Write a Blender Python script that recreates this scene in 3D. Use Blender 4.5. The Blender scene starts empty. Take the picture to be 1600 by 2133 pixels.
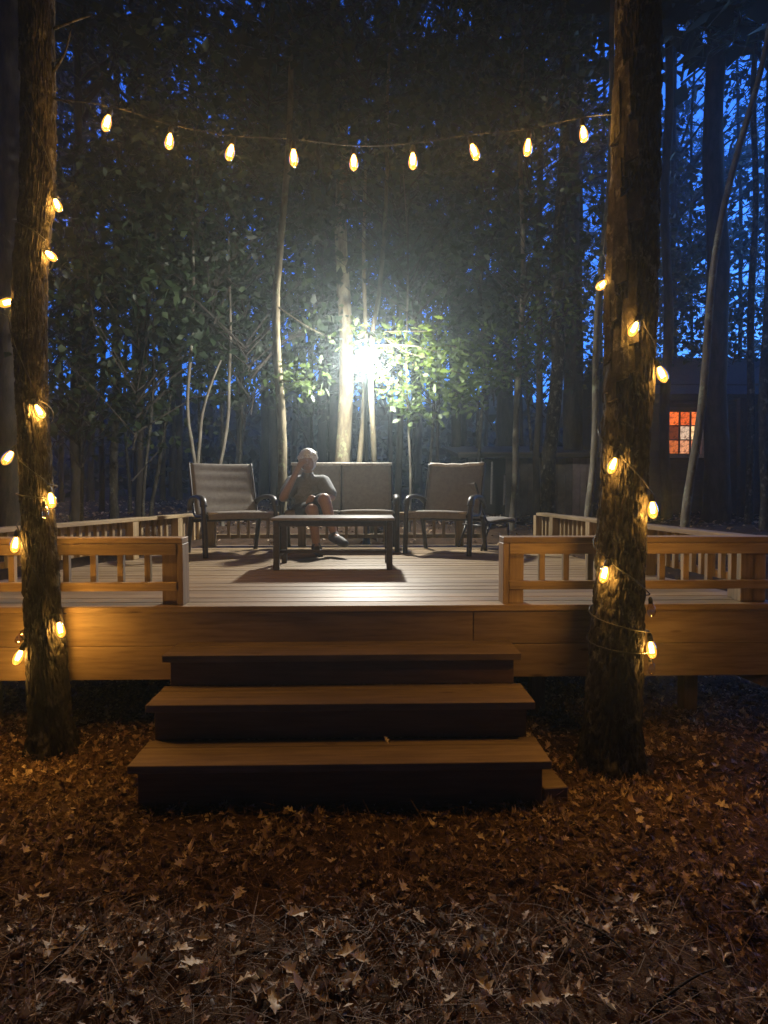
import bpy, bmesh, math, random
import numpy as np
from mathutils import Vector, Matrix, Euler

random.seed(7); RNG = np.random.default_rng(7)
R = math.radians
SC = bpy.context.scene
COL = SC.collection

# ------------------------------------------------------------------ camera
CAM_Z = 1.48
YAW, PITCH, FPX = R(1.5), R(2.27), 1300.0
cam_d = bpy.data.cameras.new('camera'); cam = bpy.data.objects.new('camera', cam_d); COL.objects.link(cam)
cam_d.sensor_fit = 'VERTICAL'; cam_d.sensor_height = 24.0; cam_d.lens = 24.0*FPX/2133.0
cam_d.clip_start = 0.05; cam_d.clip_end = 600
cam.location = (0, 0, CAM_Z); cam.rotation_euler = (R(90)-PITCH, 0, -YAW)
SC.camera = cam
CF = Vector((math.sin(YAW)*math.cos(PITCH), math.cos(YAW)*math.cos(PITCH), -math.sin(PITCH)))
CR = Vector((math.cos(YAW), -math.sin(YAW), 0)); CU = CR.cross(CF)
def ray(px, py): return CF + CR*((px-800)/FPX) + CU*((1066.5-py)/FPX)
def at(px, py, Y):                       # measured photo position at a known distance -> place in the world
    d = ray(px, py); return Vector((0, 0, CAM_Z)) + d*(Y/d.y)
def at_z(px, py, z):
    d = ray(px, py); return Vector((0, 0, CAM_Z)) + d*((z-CAM_Z)/d.z)

# ------------------------------------------------------------------ world, exposure
SKY_STRENGTH = 0.15
W = bpy.data.worlds.new("World"); SC.world = W; W.use_nodes = True
nt = W.node_tree; nt.nodes.clear()
o = nt.nodes.new('ShaderNodeOutputWorld'); bg = nt.nodes.new('ShaderNodeBackground')
sky = nt.nodes.new('ShaderNodeTexSky'); sky.sky_type = 'NISHITA'; sky.sun_disc = False
sky.sun_elevation = R(8.0); sky.sun_rotation = R(55); sky.ozone_density = 4.0
hs = nt.nodes.new('ShaderNodeMix'); hs.data_type = 'RGBA'; hs.blend_type = 'MULTIPLY'
hs.inputs[0].default_value = 1.0; hs.inputs[7].default_value = (0.42, 1.25, 3.5, 1)
nt.links.new(sky.outputs[0], hs.inputs[6]); nt.links.new(hs.outputs[2], bg.inputs[0])
bg.inputs[1].default_value = SKY_STRENGTH
nt.links.new(bg.outputs[0], o.inputs[0])
SC.view_settings.view_transform = 'Standard'; SC.view_settings.look = 'None'
SC.view_settings.exposure = 0.0; SC.view_settings.gamma = 1.0; SC.view_settings.use_curve_mapping = False
SC.render.engine = 'CYCLES'
cy = SC.cycles
cy.use_denoising = True; cy.max_bounces = 5; cy.diffuse_bounces = 2; cy.glossy_bounces = 2
cy.transmission_bounces = 3; cy.transparent_max_bounces = 8; cy.volume_bounces = 0
cy.sample_clamp_indirect = 4.0; cy.sample_clamp_direct = 0.0
cy.use_light_tree = True; cy.caustics_reflective = False; cy.caustics_refractive = False
try: cy.denoiser = 'OPENIMAGEDENOISE'
except Exception: pass

LAMP_W, BULB_W, HAZE = 840.0, 8.4, 0.0057

# ------------------------------------------------------------------ helpers: objects
def link(name, data, mat=None, parent=None, loc=(0, 0, 0), rot=(0, 0, 0)):
    ob = bpy.data.objects.new(name, data); COL.objects.link(ob)
    if mat is not None and data is not None and len(data.materials) == 0: data.materials.append(mat)
    if parent is not None: ob.parent = parent
    ob.location = loc; ob.rotation_euler = rot
    return ob
def tag(ob, label=None, cat=None, group=None, kind=None):
    if label: ob['label'] = label
    if cat: ob['category'] = cat
    if group: ob['group'] = group
    if kind: ob['kind'] = kind
    return ob
def thing(name, label, cat, loc=(0, 0, 0), rotz=0, group=None):
    e = link(name, None, loc=loc, rot=(0, 0, rotz)); e.empty_display_size = 0.1
    return tag(e, label, cat, group)
def np_mesh(name, V, F, smooth=False):
    """V (n,3), F (m,k) of one polygon size"""
    V = np.asarray(V, dtype=np.float32); F = np.asarray(F, dtype=np.int32)
    me = bpy.data.meshes.new(name)
    me.vertices.add(len(V)); me.vertices.foreach_set('co', V.ravel())
    k = F.shape[1]
    me.loops.add(F.size); me.loops.foreach_set('vertex_index', F.ravel())
    me.polygons.add(len(F)); me.polygons.foreach_set('loop_start', np.arange(0, F.size, k, dtype=np.int32))
    try: me.polygons.foreach_set('loop_total', np.full(len(F), k, dtype=np.int32))
    except Exception: pass
    me.update(calc_edges=True); me.validate()
    if smooth: me.polygons.foreach_set('use_smooth', np.ones(len(F), dtype=bool))
    return me
def bm_mesh(bm, name, smooth=False):
    me = bpy.data.meshes.new(name); bm.normal_update(); bm.to_mesh(me); bm.free()
    if smooth:
        for p in me.polygons: p.use_smooth = True
    return me
_box = {}
def box_mesh(dx, dy, dz, bev=0.003, key=None):
    k = (round(dx, 4), round(dy, 4), round(dz, 4), bev, key)
    if k in _box: return _box[k]
    bm = bmesh.new(); bmesh.ops.create_cube(bm, size=1.0)
    for v in bm.verts: v.co = Vector((v.co.x*dx, v.co.y*dy, v.co.z*dz))
    if bev: bmesh.ops.bevel(bm, geom=list(bm.edges), offset=bev, segments=1, affect='EDGES')
    _box[k] = bm_mesh(bm, 'box'); return _box[k]
def board(name, p0, p1, w, t, mat, parent, up=Vector((0, 0, 1)), bev=0.003, key=None):
    """plank from p0 to p1 (parent space): local X along, Y width, Z thickness (towards up)"""
    p0, p1 = Vector(p0), Vector(p1); d = p1-p0; L = d.length; x = d.normalized()
    z = (Vector(up) - x*x.dot(Vector(up))).normalized(); y = z.cross(x)
    M = Matrix((x, y, z)).transposed().to_4x4()
    ob = link(name, box_mesh(L, w, t, bev, key or mat.name), mat, parent)
    ob.location = (p0+p1)/2; ob.rotation_euler = M.to_euler()
    return ob
def tube_arrays(pts, rad, n=8, closed_ends=True):
    pts = [Vector(p) for p in pts]; m = len(pts)
    rad = [rad]*m if isinstance(rad, (int, float)) else rad
    V, F = [], []
    prev = None
    for i, p in enumerate(pts):
        d = (pts[min(i+1, m-1)]-pts[max(i-1, 0)]).normalized()
        if prev is None:
            a = Vector((0, 0, 1)) if abs(d.z) < 0.9 else Vector((1, 0, 0)); u = d.cross(a).normalized()
        else: u = (prev - d*prev.dot(d)).normalized()
        prev = u; v = d.cross(u)
        for j in range(n):
            a = 2*math.pi*j/n; V.append(p + (u*math.cos(a)+v*math.sin(a))*rad[i])
    for i in range(m-1):
        for j in range(n):
            k = (j+1) % n; F.append((i*n+j, i*n+k, (i+1)*n+k, (i+1)*n+j))
    if closed_ends:
        V.append(pts[0]); c = len(V)-1
        for j in range(n): F.append((c, (j+1) % n, j, c))
        V.append(pts[-1]); c = len(V)-1; b = (m-1)*n
        for j in range(n): F.append((c, b+j, b+(j+1) % n, c))
    return V, F
def tube(name, pts, rad, mat, parent=None, n=8, bm=None, smooth=True):
    V, F = tube_arrays(pts, rad, n)
    own = bm is None
    if own: bm = bmesh.new()
    vs = [bm.verts.new(v) for v in V]
    for f in F:
        ff = []
        for i in f:
            if vs[i] not in ff: ff.append(vs[i])
        try: bm.faces.new(ff)
        except ValueError: pass
    if not own: return None
    return link(name, bm_mesh(bm, name, smooth), mat, parent)
def smooth_path(pts, k=5):
    pts = [Vector(p) for p in pts]; out = []
    for i in range(len(pts)-1):
        p0, p1, p2, p3 = pts[max(i-1, 0)], pts[i], pts[i+1], pts[min(i+2, len(pts)-1)]
        for s in range(k):
            t = s/k
            out.append(0.5*((2*p1)+(p2-p0)*t+(2*p0-5*p1+4*p2-p3)*t*t+(3*p1-p0-3*p2+p3)*t**3))
    out.append(pts[-1]); return out

# ------------------------------------------------------------------ numpy noise
def _hash(ix, iy, iz, s=0):
    h = (ix.astype(np.int64)*374761393 + iy.astype(np.int64)*668265263 + iz.astype(np.int64)*2147483647 + s*974634777) & 0xffffffff
    h = ((h ^ (h >> 13))*1274126177) & 0xffffffff
    h = ((h ^ (h >> 16))*2246822519) & 0xffffffff
    return ((h ^ (h >> 15)) & 0xffffff)/float(0xffffff)
def vnoise(x, y, z, s=0):
    ix, iy, iz = np.floor(x), np.floor(y), np.floor(z)
    fx, fy, fz = x-ix, y-iy, z-iz
    fx, fy, fz = [f*f*(3-2*f) for f in (fx, fy, fz)]
    r = 0
    for a in (0, 1):
        for b in (0, 1):
            for c in (0, 1):
                w = (fx if a else 1-fx)*(fy if b else 1-fy)*(fz if c else 1-fz)
                r = r + w*_hash(ix+a, iy+b, iz+c, s)
    return r
def fbm(x, y, z, oct=4, s=0):
    r, a = 0, 0.5
    for i in range(oct):
        r = r + a*vnoise(x, y, z, s+i); a *= 0.5; x, y, z = x*2.03, y*2.03, z*2.03
    return r
def worley(x, y, z, s=0):
    ix, iy, iz = np.floor(x), np.floor(y), np.floor(z)
    d1 = np.full(x.shape, 9.0); d2 = np.full(x.shape, 9.0); idn = np.zeros(x.shape)
    for a in (-1, 0, 1):
        for b in (-1, 0, 1):
            for c in (-1, 0, 1):
                jx, jy, jz = ix+a, iy+b, iz+c
                px = jx+_hash(jx, jy, jz, s+1); py = jy+_hash(jx, jy, jz, s+2); pz = jz+_hash(jx, jy, jz, s+3)
                d = np.sqrt((px-x)**2+(py-y)**2+(pz-z)**2)
                n = d < d1
                d2 = np.where(n, d1, np.minimum(d2, d)); idn = np.where(n, _hash(jx, jy, jz, s+4), idn); d1 = np.where(n, d, d1)
    return d1, d2, idn

# ------------------------------------------------------------------ materials
class NT:
    def __init__(self, name):
        self.m = bpy.data.materials.new(name); self.m.use_nodes = True
        self.t = self.m.node_tree; self.t.nodes.clear()
        self.out = self.n('ShaderNodeOutputMaterial')
    def n(self, t, **kw):
        x = self.t.nodes.new(t)
        for k, v in kw.items():
            if k in x.bl_rna.properties: setattr(x, k, v)
        return x
    def l(self, a, b): self.t.links.new(a, b)
    def ramp(self, fac, stops):
        r = self.n('ShaderNodeValToRGB'); e = r.color_ramp.elements
        while len(e) < len(stops): e.new(0.5)
        for i, (p, c) in enumerate(stops): e[i].position = p; e[i].color = (*c, 1)
        self.l(fac, r.inputs[0]); return r.outputs[0]
    def coord(self, kind='Object', scale=(1, 1, 1), perobj=False):
        c = self.n('ShaderNodeTexCoord'); mp = self.n('ShaderNodeMapping')
        mp.inputs['Scale'].default_value = scale; self.l(c.outputs[kind], mp.inputs[0])
        if perobj:
            oi = self.n('ShaderNodeObjectInfo'); mu = self.n('ShaderNodeMath', operation='MULTIPLY'); mu.inputs[1].default_value = 37.0
            self.l(oi.outputs['Random'], mu.inputs[0]); cb = self.n('ShaderNodeCombineXYZ')
            for i in range(3): self.l(mu.outputs[0], cb.inputs[i])
            self.l(cb.outputs[0], mp.inputs['Location'])
        return mp.outputs[0]
    def noise(self, vec, scale, detail=4, rough=0.55):
        x = self.n('ShaderNodeTexNoise'); x.inputs['Scale'].default_value = scale
        x.inputs['Detail'].default_value = detail; x.inputs['Roughness'].default_value = rough
        self.l(vec, x.inputs['Vector']); return x.outputs[0]
    def mix(self, fac, a, b, mode='MIX'):
        x = self.n('ShaderNodeMix'); x.data_type = 'RGBA'; x.blend_type = mode
        if isinstance(fac, (int, float)): x.inputs[0].default_value = fac
        else: self.l(fac, x.inputs[0])
        for s, i in ((a, 6), (b, 7)):
            if isinstance(s, tuple): x.inputs[i].default_value = (*s, 1)
            else: self.l(s, x.inputs[i])
        return x.outputs[2]
    def bump(self, h, strength, dist=0.01):
        b = self.n('ShaderNodeBump'); b.inputs['Strength'].default_value = strength; b.inputs['Distance'].default_value = dist
        self.l(h, b.inputs['Height']); return b.outputs[0]
    def bsdf(self, col, rough=0.7, normal=None, metal=0.0, spec=0.5):
        b = self.n('ShaderNodeBsdfPrincipled')
        if isinstance(col, tuple): b.inputs['Base Color'].default_value = (*col, 1)
        else: self.l(col, b.inputs['Base Color'])
        if isinstance(rough, (int, float)): b.inputs['Roughness'].default_value = rough
        else: self.l(rough, b.inputs['Roughness'])
        b.inputs['Metallic'].default_value = metal; b.inputs['Specular IOR Level'].default_value = spec
        if normal is not None: self.l(normal, b.inputs['Normal'])
        return b.outputs[0]
    def done(self, sh): self.l(sh, self.out.inputs[0]); return self.m

def wood_mat(name, dark, mid, light, rough=0.62):
    t = NT(name); v = t.coord('Object', (1.2, 14, 14), True)
    n1 = t.noise(v, 3.0, 5, 0.6); v2 = t.coord('Object', (0.6, 1.5, 1.5), True); n2 = t.noise(v2, 2.2, 3)
    c = t.ramp(n1, [(0.25, dark), (0.5, mid), (0.75, light)])
    oi = t.n('ShaderNodeObjectInfo')
    tone = t.ramp(oi.outputs['Random'], [(0, (0.74, 0.72, 0.7)), (1, (1.1, 1.08, 1.05))])
    c = t.mix(1.0, c, tone, 'MULTIPLY')
    st = t.ramp(n2, [(0.3, (0.62, 0.6, 0.6)), (0.6, (1, 1, 1))]); c = t.mix(0.8, c, st, 'MULTIPLY')
    vk = t.coord('Object', (2.0, 9, 9), True); vo = t.n('ShaderNodeTexVoronoi'); vo.inputs['Scale'].default_value = 1.1; t.l(vk, vo.inputs['Vector'])
    kn = t.ramp(vo.outputs['Distance'], [(0.04, (0.35, 0.28, 0.22)), (0.12, (1, 1, 1))]); c = t.mix(0.85, c, kn, 'MULTIPLY')
    return t.done(t.bsdf(c, rough, t.bump(n1, 0.35, 0.004), spec=0.4))
M_PINE = wood_mat('deck_pine', (0.23, 0.16, 0.083), (0.37, 0.27, 0.147), (0.47, 0.36, 0.205))
M_FLOOR = wood_mat('deck_floor_pine', (0.22, 0.15, 0.08), (0.36, 0.26, 0.15), (0.46, 0.345, 0.21), 0.5)
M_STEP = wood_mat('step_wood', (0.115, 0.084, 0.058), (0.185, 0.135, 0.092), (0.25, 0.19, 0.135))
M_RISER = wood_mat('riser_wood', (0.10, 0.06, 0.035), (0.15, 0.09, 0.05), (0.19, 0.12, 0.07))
M_POSTW = wood_mat('under_post_wood', (0.10, 0.07, 0.04), (0.16, 0.11, 0.07), (0.2, 0.14, 0.09))

def bark_mat(name, dark, mid, light, lichen=None, bump=0.6, sc=1.0, zs=.28):
    t = NT(name); v = t.coord('Object', (1, 1, zs)); n = t.noise(v, 14*sc, 6, 0.65); n2 = t.noise(v, 45*sc, 4, 0.6)
    c = t.ramp(n, [(0.3, dark), (0.5, mid), (0.72, light)])
    if lichen:
        v2 = t.coord('Object', (1, 1, 0.8)); l = t.noise(v2, 5*sc, 5, 0.7)
        f = t.ramp(l, [(0.56, (0, 0, 0)), (0.64, (1, 1, 1))]); c = t.mix(f, c, lichen)
    h = t.mix(0.35, n, n2); return t.done(t.bsdf(c, 0.9, t.bump(h, bump, 0.02), spec=0.2))
M_BARK = bark_mat('pine_bark', (0.009, 0.008, 0.007), (0.03, 0.026, 0.021), (0.082, 0.072, 0.058), (0.14, 0.135, 0.105), 0.9, 2.0, .5)
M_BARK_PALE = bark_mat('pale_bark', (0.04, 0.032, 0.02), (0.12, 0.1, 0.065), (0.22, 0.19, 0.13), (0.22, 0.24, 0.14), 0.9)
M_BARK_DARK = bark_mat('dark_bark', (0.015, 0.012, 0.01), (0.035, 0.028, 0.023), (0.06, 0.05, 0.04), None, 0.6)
M_BARK_MID = bark_mat('grey_bark', (0.05, 0.043, 0.035), (0.11, 0.095, 0.075), (0.17, 0.155, 0.125), (0.2, 0.21, 0.155), 0.5)

def leaf_mat(name, stops, trans=0.4, rough=0.5):
    t = NT(name); g = t.n('ShaderNodeNewGeometry'); c = t.ramp(g.outputs['Random Per Island'], stops)
    d = t.n('ShaderNodeBsdfTranslucent'); t.l(c, d.inputs[0])
    m = t.n('ShaderNodeMixShader'); m.inputs[0].default_value = trans
    t.l(t.bsdf(c, rough, spec=0.35), m.inputs[1]); t.l(d.outputs[0], m.inputs[2]); return t.done(m.outputs[0])
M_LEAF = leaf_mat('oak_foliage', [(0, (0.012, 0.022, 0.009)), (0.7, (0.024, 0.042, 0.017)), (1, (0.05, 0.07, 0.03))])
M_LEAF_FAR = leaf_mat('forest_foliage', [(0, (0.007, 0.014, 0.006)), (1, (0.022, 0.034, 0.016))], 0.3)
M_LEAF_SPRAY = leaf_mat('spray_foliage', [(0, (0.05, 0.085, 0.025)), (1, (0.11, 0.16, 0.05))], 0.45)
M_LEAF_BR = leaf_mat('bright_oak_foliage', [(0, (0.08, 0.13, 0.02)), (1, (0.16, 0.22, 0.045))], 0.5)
M_NEEDLE = leaf_mat('pine_needles', [(0, (0.018, 0.035, 0.015)), (1, (0.045, 0.07, 0.03))], 0.2)
M_LITTER = leaf_mat('dry_leaf_litter', [(0, (0.06, 0.036, 0.022)), (0.4, (0.165, 0.10, 0.06)), (0.75, (0.32, 0.205, 0.125)), (0.92, (0.52, 0.39, 0.27)), (1, (0.6, 0.48, 0.33))], 0.15, 0.55)
M_STRAW = leaf_mat('pine_straw', [(0, (0.05, 0.024, 0.013)), (0.7, (0.12, 0.06, 0.03)), (1, (0.22, 0.13, 0.07))], 0.1, 0.6)
M_PALELEAF = leaf_mat('pale_dry_oak_leaf', [(0, (0.4, 0.29, 0.17)), (1, (0.56, 0.45, 0.3))], 0.2, 0.5)

t = NT('forest_soil'); v = t.coord('Object'); n = t.noise(v, 6, 8, 0.7); n2 = t.noise(v, 40, 5, 0.7)
c = t.ramp(n, [(0.3, (0.04, 0.024, 0.015)), (0.6, (0.10, 0.06, 0.036)), (0.8, (0.16, 0.10, 0.06))])
c = t.mix(0.6, c, t.ramp(n2, [(0.3, (0.5, 0.5, 0.5)), (0.7, (1.2, 1.15, 1.1))]), 'MULTIPLY')
M_SOIL = t.done(t.bsdf(c, 0.95, t.bump(n2, 0.8, 0.03), spec=0.15))

def plain(name, col, rough=0.5, metal=0.0, nscale=30, amt=0.25, bump=0.1):
    t = NT(name); v = t.coord('Object', perobj=True); n = t.noise(v, nscale, 4)
    k = tuple(x*(1-amt) for x in col); k2 = tuple(min(1, x*(1+amt)) for x in col)
    return t.done(t.bsdf(t.ramp(n, [(0.3, k), (0.7, k2)]), rough, t.bump(n, bump, 0.003), metal))
M_FRAME = plain('bronze_frame', (0.045, 0.035, 0.03), 0.42)
M_TABLE = plain('table_frame', (0.07, 0.058, 0.05), 0.3)
M_TOP = plain('table_top', (0.22, 0.2, 0.185), 0.28)
M_BLACK = plain('black_metal', (0.015, 0.015, 0.016), 0.5)
M_CORD = plain('black_cord', (0.012, 0.012, 0.012), 0.6)
M_SKIN = plain('skin', (0.4, 0.25, 0.18), 0.5, 0, 60, 0.1, 0.02)
M_HAIR = plain('grey_hair', (0.8, 0.78, 0.75), 0.6, 0, 70, 0.3, 0.6)
M_SHIRT = plain('grey_tshirt', (0.2, 0.205, 0.21), 0.85, 0, 50, 0.15, 0.2)
M_SHORT = plain('dark_shorts', (0.06, 0.055, 0.055), 0.85, 0, 50, 0.15, 0.2)
M_SHOE = plain('grey_shoe', (0.1, 0.095, 0.09), 0.7)
M_CABIN = plain('cabin_siding', (0.045, 0.034, 0.027), 0.8, 0, 8)
M_SHED = plain('shed_board', (0.09, 0.078, 0.07), 0.85, 0, 6, 0.3)
M_ROOF = plain('roof_shingle', (0.06, 0.055, 0.055), 0.9, 0, 25, 0.3)
M_TRIM = plain('window_trim', (0.42, 0.36, 0.32), 0.6)
M_MUNTIN = plain('dark_muntin', (0.05, 0.035, 0.03), 0.6)
M_DARK = plain('dark_interior', (0.02, 0.017, 0.015), 0.9)
M_JUNK = plain('clutter_grey', (0.25, 0.23, 0.22), 0.8)
M_PURPLE = plain('faded_cover', (0.17, 0.135, 0.14), 0.85, 0, 4, 0.3)

def sling_mat(name, col):
    t = NT(name); v = t.coord('Object'); w = t.n('ShaderNodeTexWave'); w.inputs['Scale'].default_value = 60; t.l(v, w.inputs[0])
    n = t.noise(v, 25, 3); c = t.ramp(n, [(0.3, tuple(x*0.85 for x in col)), (0.7, tuple(x*1.1 for x in col))])
    tr = t.n('ShaderNodeBsdfTranslucent'); t.l(c, tr.inputs[0]); m = t.n('ShaderNodeMixShader'); m.inputs[0].default_value = 0.42
    t.l(t.bsdf(c, 0.75, t.bump(w.outputs[1], 0.15, 0.002)), m.inputs[1]); t.l(tr.outputs[0], m.inputs[2]); return t.done(m.outputs[0])
M_SLING = sling_mat('taupe_sling', (0.36, 0.32, 0.28))

M_LIT_EDGE = plain('lamplit_sling_edge', (0.6, 0.56, 0.5), 0.7)  # sling fabric lightened in colour to imitate lamplight along its edges
def emit_mat(name, col, st):
    t = NT(name); e = t.n('ShaderNodeEmission'); e.inputs[0].default_value = (*col, 1); e.inputs[1].default_value = st
    return t.done(e.outputs[0])
M_FIL = emit_mat('bulb_filament', (1.0, 0.7, 0.24), 24.0)
t = NT('lantern_glow'); tp = t.n('ShaderNodeBsdfTransparent'); em = t.n('ShaderNodeEmission'); em.inputs[0].default_value = (1.0, .96, .86, 1); em.inputs[1].default_value = 12.0
ad = t.n('ShaderNodeAddShader'); t.l(tp.outputs[0], ad.inputs[0]); t.l(em.outputs[0], ad.inputs[1]); M_LAMPGLOW = t.done(ad.outputs[0])
# amber bulb glass: clear to its own light, glowing, with a glossy skin
t = NT('amber_bulb_glass'); tp = t.n('ShaderNodeBsdfTransparent'); tp.inputs[0].default_value = (1, 0.86, 0.6, 1)
em = t.n('ShaderNodeEmission'); em.inputs[0].default_value = (1.0, 0.43, 0.055, 1); em.inputs[1].default_value = 0.85
ad = t.n('ShaderNodeAddShader'); t.l(tp.outputs[0], ad.inputs[0]); t.l(em.outputs[0], ad.inputs[1])
gl = t.n('ShaderNodeBsdfGlossy'); gl.inputs['Roughness'].default_value = 0.05
mx = t.n('ShaderNodeMixShader'); fr = t.n('ShaderNodeFresnel'); fr.inputs[0].default_value = 1.15; t.l(fr.outputs[0], mx.inputs[0])
t.l(ad.outputs[0], mx.inputs[1]); t.l(gl.outputs[0], mx.inputs[2]); M_BULB = t.done(mx.outputs[0])
t = NT('unlit_bulb_glass'); tp = t.n('ShaderNodeBsdfTransparent'); tp.inputs[0].default_value = (0.95, 0.85, 0.7, 1)
gl = t.n('ShaderNodeBsdfGlossy'); gl.inputs['Roughness'].default_value = 0.08
mx = t.n('ShaderNodeMixShader'); mx.inputs[0].default_value = 0.3
t.l(tp.outputs[0], mx.inputs[1]); t.l(gl.outputs[0], mx.inputs[2]); M_UNLIT = t.done(mx.outputs[0])

# ------------------------------------------------------------------ ground
def sstep(x, a, b):
    u = np.clip((x-a)/(b-a), 0, 1); return u*u*(3-2*u)
def terrain(x, y):
    x = np.asarray(x, float); y = np.asarray(y, float); z0 = np.zeros_like(x)
    base = 0.88*sstep(y, 5.2, 9.2) + 0.5*sstep(y, 10, 22) + 0.6*sstep(y, 22, 60)
    lump = (fbm(x*0.9, y*0.9, z0+3.3, 3, 5)-0.45)*0.10 + (fbm(x*5, y*5, z0, 3, 9)-0.45)*0.035
    return base+lump
def tz(x, y): return float(terrain(np.array([x]), np.array([y]))[0])
gx = np.concatenate([np.linspace(-60, -6, 28), np.arange(-5.9, 5.95, 0.07), np.linspace(6, 60, 28)])
gy = np.concatenate([np.linspace(-20, 0.6, 12), np.arange(0.7, 5.6, 0.06), np.arange(5.7, 16, 0.25), np.linspace(16.5, 90, 40)])
X, Y = np.meshgrid(gx, gy); Z = terrain(X, Y); nx, ny = len(gx), len(gy)
idx = np.arange(nx*ny).reshape(ny, nx)
F = np.stack([idx[:-1, :-1].ravel(), idx[:-1, 1:].ravel(), idx[1:, 1:].ravel(), idx[1:, :-1].ravel()], 1)
g = link('ground', np_mesh('ground', np.stack([X.ravel(), Y.ravel(), Z.ravel()], 1), F, True), M_SOIL); tag(g, kind='structure')

# ------------------------------------------------------------------ scatter tools
def rot_from(normal, spin):
    """(n,3,3) matrices whose Z is normal and spun about it"""
    n = normal/np.linalg.norm(normal, axis=1, keepdims=True)
    a = np.where(np.abs(n[:, 2:3]) < 0.9, np.array([[0, 0, 1.0]]), np.array([[1.0, 0, 0]]))
    u = np.cross(a, n); u /= np.linalg.norm(u, axis=1, keepdims=True); v = np.cross(n, u)
    c, s = np.cos(spin)[:, None], np.sin(spin)[:, None]
    x = u*c+v*s; y = -u*s+v*c
    return np.stack([x, y, n], axis=2)
def scatter(name, tv, tf, pos, rot, scale):
    tv = np.asarray(tv, float); tf = np.asarray(tf)
    n = len(pos); k = len(tv)
    sc = scale if scale.ndim == 2 else np.repeat(scale[:, None], 3, 1)
    V = np.einsum('nij,nkj->nki', rot, tv[None]*sc[:, None, :]) + pos[:, None, :]
    F = (tf[None]+(np.arange(n)*k)[:, None, None]).reshape(-1, tf.shape[1])
    return np_mesh(name, V.reshape(-1, 3), F)
LEAF_V = [(0, 0, 0), (0.3, 0.42, 0.07), (0, 1, 0.0), (-0.3, 0.42, 0.07)]; LEAF_F = [(0, 1, 2), (0, 2, 3)]
half = [(0.05, 0.10), (0.20, 0.20), (0.10, 0.30), (0.32, 0.46), (0.13, 0.55), (0.27, 0.74), (0.10, 0.80), (0.0, 1.0)]
OAK_V = [(0, 0, 0)] + [(x, y, 0.10*x*4*0.3 - 0.12*(y-0.5)**2) for x, y in half] + [(-x, y, 0.10*x*4*0.3 - 0.12*(y-0.5)**2) for x, y in half[:-1]] + [(0, 0.25, -0.03), (0, 0.52, -0.0), (0, 0.78, -0.03)]
m1, m2, m3 = 16, 17, 18
OAK_F = [(0, 1, m1), (1, 2, m1), (2, 3, m1), (3, m2, m1), (3, 4, m2), (4, 5, m2), (5, m3, m2), (5, 6, m3), (6, 7, m3), (7, 8, m3)]
OAK_F += [(0, m1, 9), (9, m1, 10), (10, m1, 11), (11, m1, m2), (11, m2, 12), (12, m2, 13), (13, m2, m3), (13, m3, 14), (14, m3, 15), (15, m3, 8)]
def rand_dir(n):
    v = RNG.normal(size=(n, 3)); return v/np.linalg.norm(v, axis=1, keepdims=True)

# leaf litter and pine straw on the ground: uncountable cover
def litter(n, x0, x1, y0, y1):
    x = RNG.uniform(x0, x1, n); y = RNG.uniform(y0, y1, n); return x, y
def ground_leaves(name, n, area, tv, tf, smin, smax, tilt, mat, lift=0.02, power=1.0):
    x, y = litter(n, *area)
    clump = fbm(x*2.3, y*2.3, x*0, 3, 21); keep = RNG.uniform(0, 1, n) < np.clip((clump-0.25)*3.2, 0.45, 1)
    x, y = x[keep], y[keep]; m = len(x)
    z = terrain(x, y)+RNG.uniform(0.002, lift, m)
    nr = np.stack([RNG.normal(0, tilt, m), RNG.normal(0, tilt, m), np.ones(m)], 1)
    s = smin+(smax-smin)*RNG.uniform(0, 1, m)**power
    sc = np.stack([s*RNG.uniform(0.6, 1.15, m), s, s*RNG.uniform(0.3, 3.6, m)], 1)
    me = scatter(name, tv, tf, np.stack([x, y, z], 1), rot_from(nr, RNG.uniform(0, 6.283, m)), sc)
    return link(name, me, mat)
def crumple(seed):
    r = random.Random(seed); c = r.uniform(-.5, .5); tw = r.uniform(-.6, .6); fold = r.uniform(.05, .6); sk = r.uniform(-.25, .25)
    return [(x*r.uniform(.75, 1.25)+sk*y*y+r.uniform(-.02, .02), y+r.uniform(-.03, .03), z+fold*abs(x)+c*(y-.5)**2+tw*x*y+r.uniform(-.035, .035)) for x, y, z in OAK_V]
for k_ in range(6):
    tag(ground_leaves('leaf_litter', 8000, (-3.6, 3.6, 1.0, 4.6), crumple(k_), OAK_F, 0.016, 0.066, 0.42, M_LITTER, 0.022, 2.0), kind='stuff')
tag(ground_leaves('leaf_litter', 46000, (-4.5, 4.5, 1.0, 5.2), LEAF_V, LEAF_F, 0.010, 0.036, 0.5, M_LITTER, .026), kind='stuff')
tag(ground_leaves('leaf_litter', 6000, (-9, 9, 1.0, 7.5), LEAF_V, LEAF_F, 0.03, 0.06, 0.6, M_LITTER), kind='stuff')
ND_V = [(-0.006, 0, 0), (0.006, 0, 0), (0.02, 0.5, 0.03), (0.008, 0.5, 0.03), (0.006, 1, 0), (-0.002, 1, 0)]; ND_F = [(0, 1, 2, 3), (3, 2, 4, 5)]
tag(ground_leaves('pine_straw', 46000, (-3.8, 3.8, 1.0, 4.8), ND_V, ND_F, 0.09, 0.2, 0.16, M_STRAW, 0.022), kind='stuff')
tag(ground_leaves('leaf_litter', 9000, (-9, 9, 7.6, 16), LEAF_V, LEAF_F, 0.05, 0.10, 0.5, M_LITTER), kind='stuff')

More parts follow.
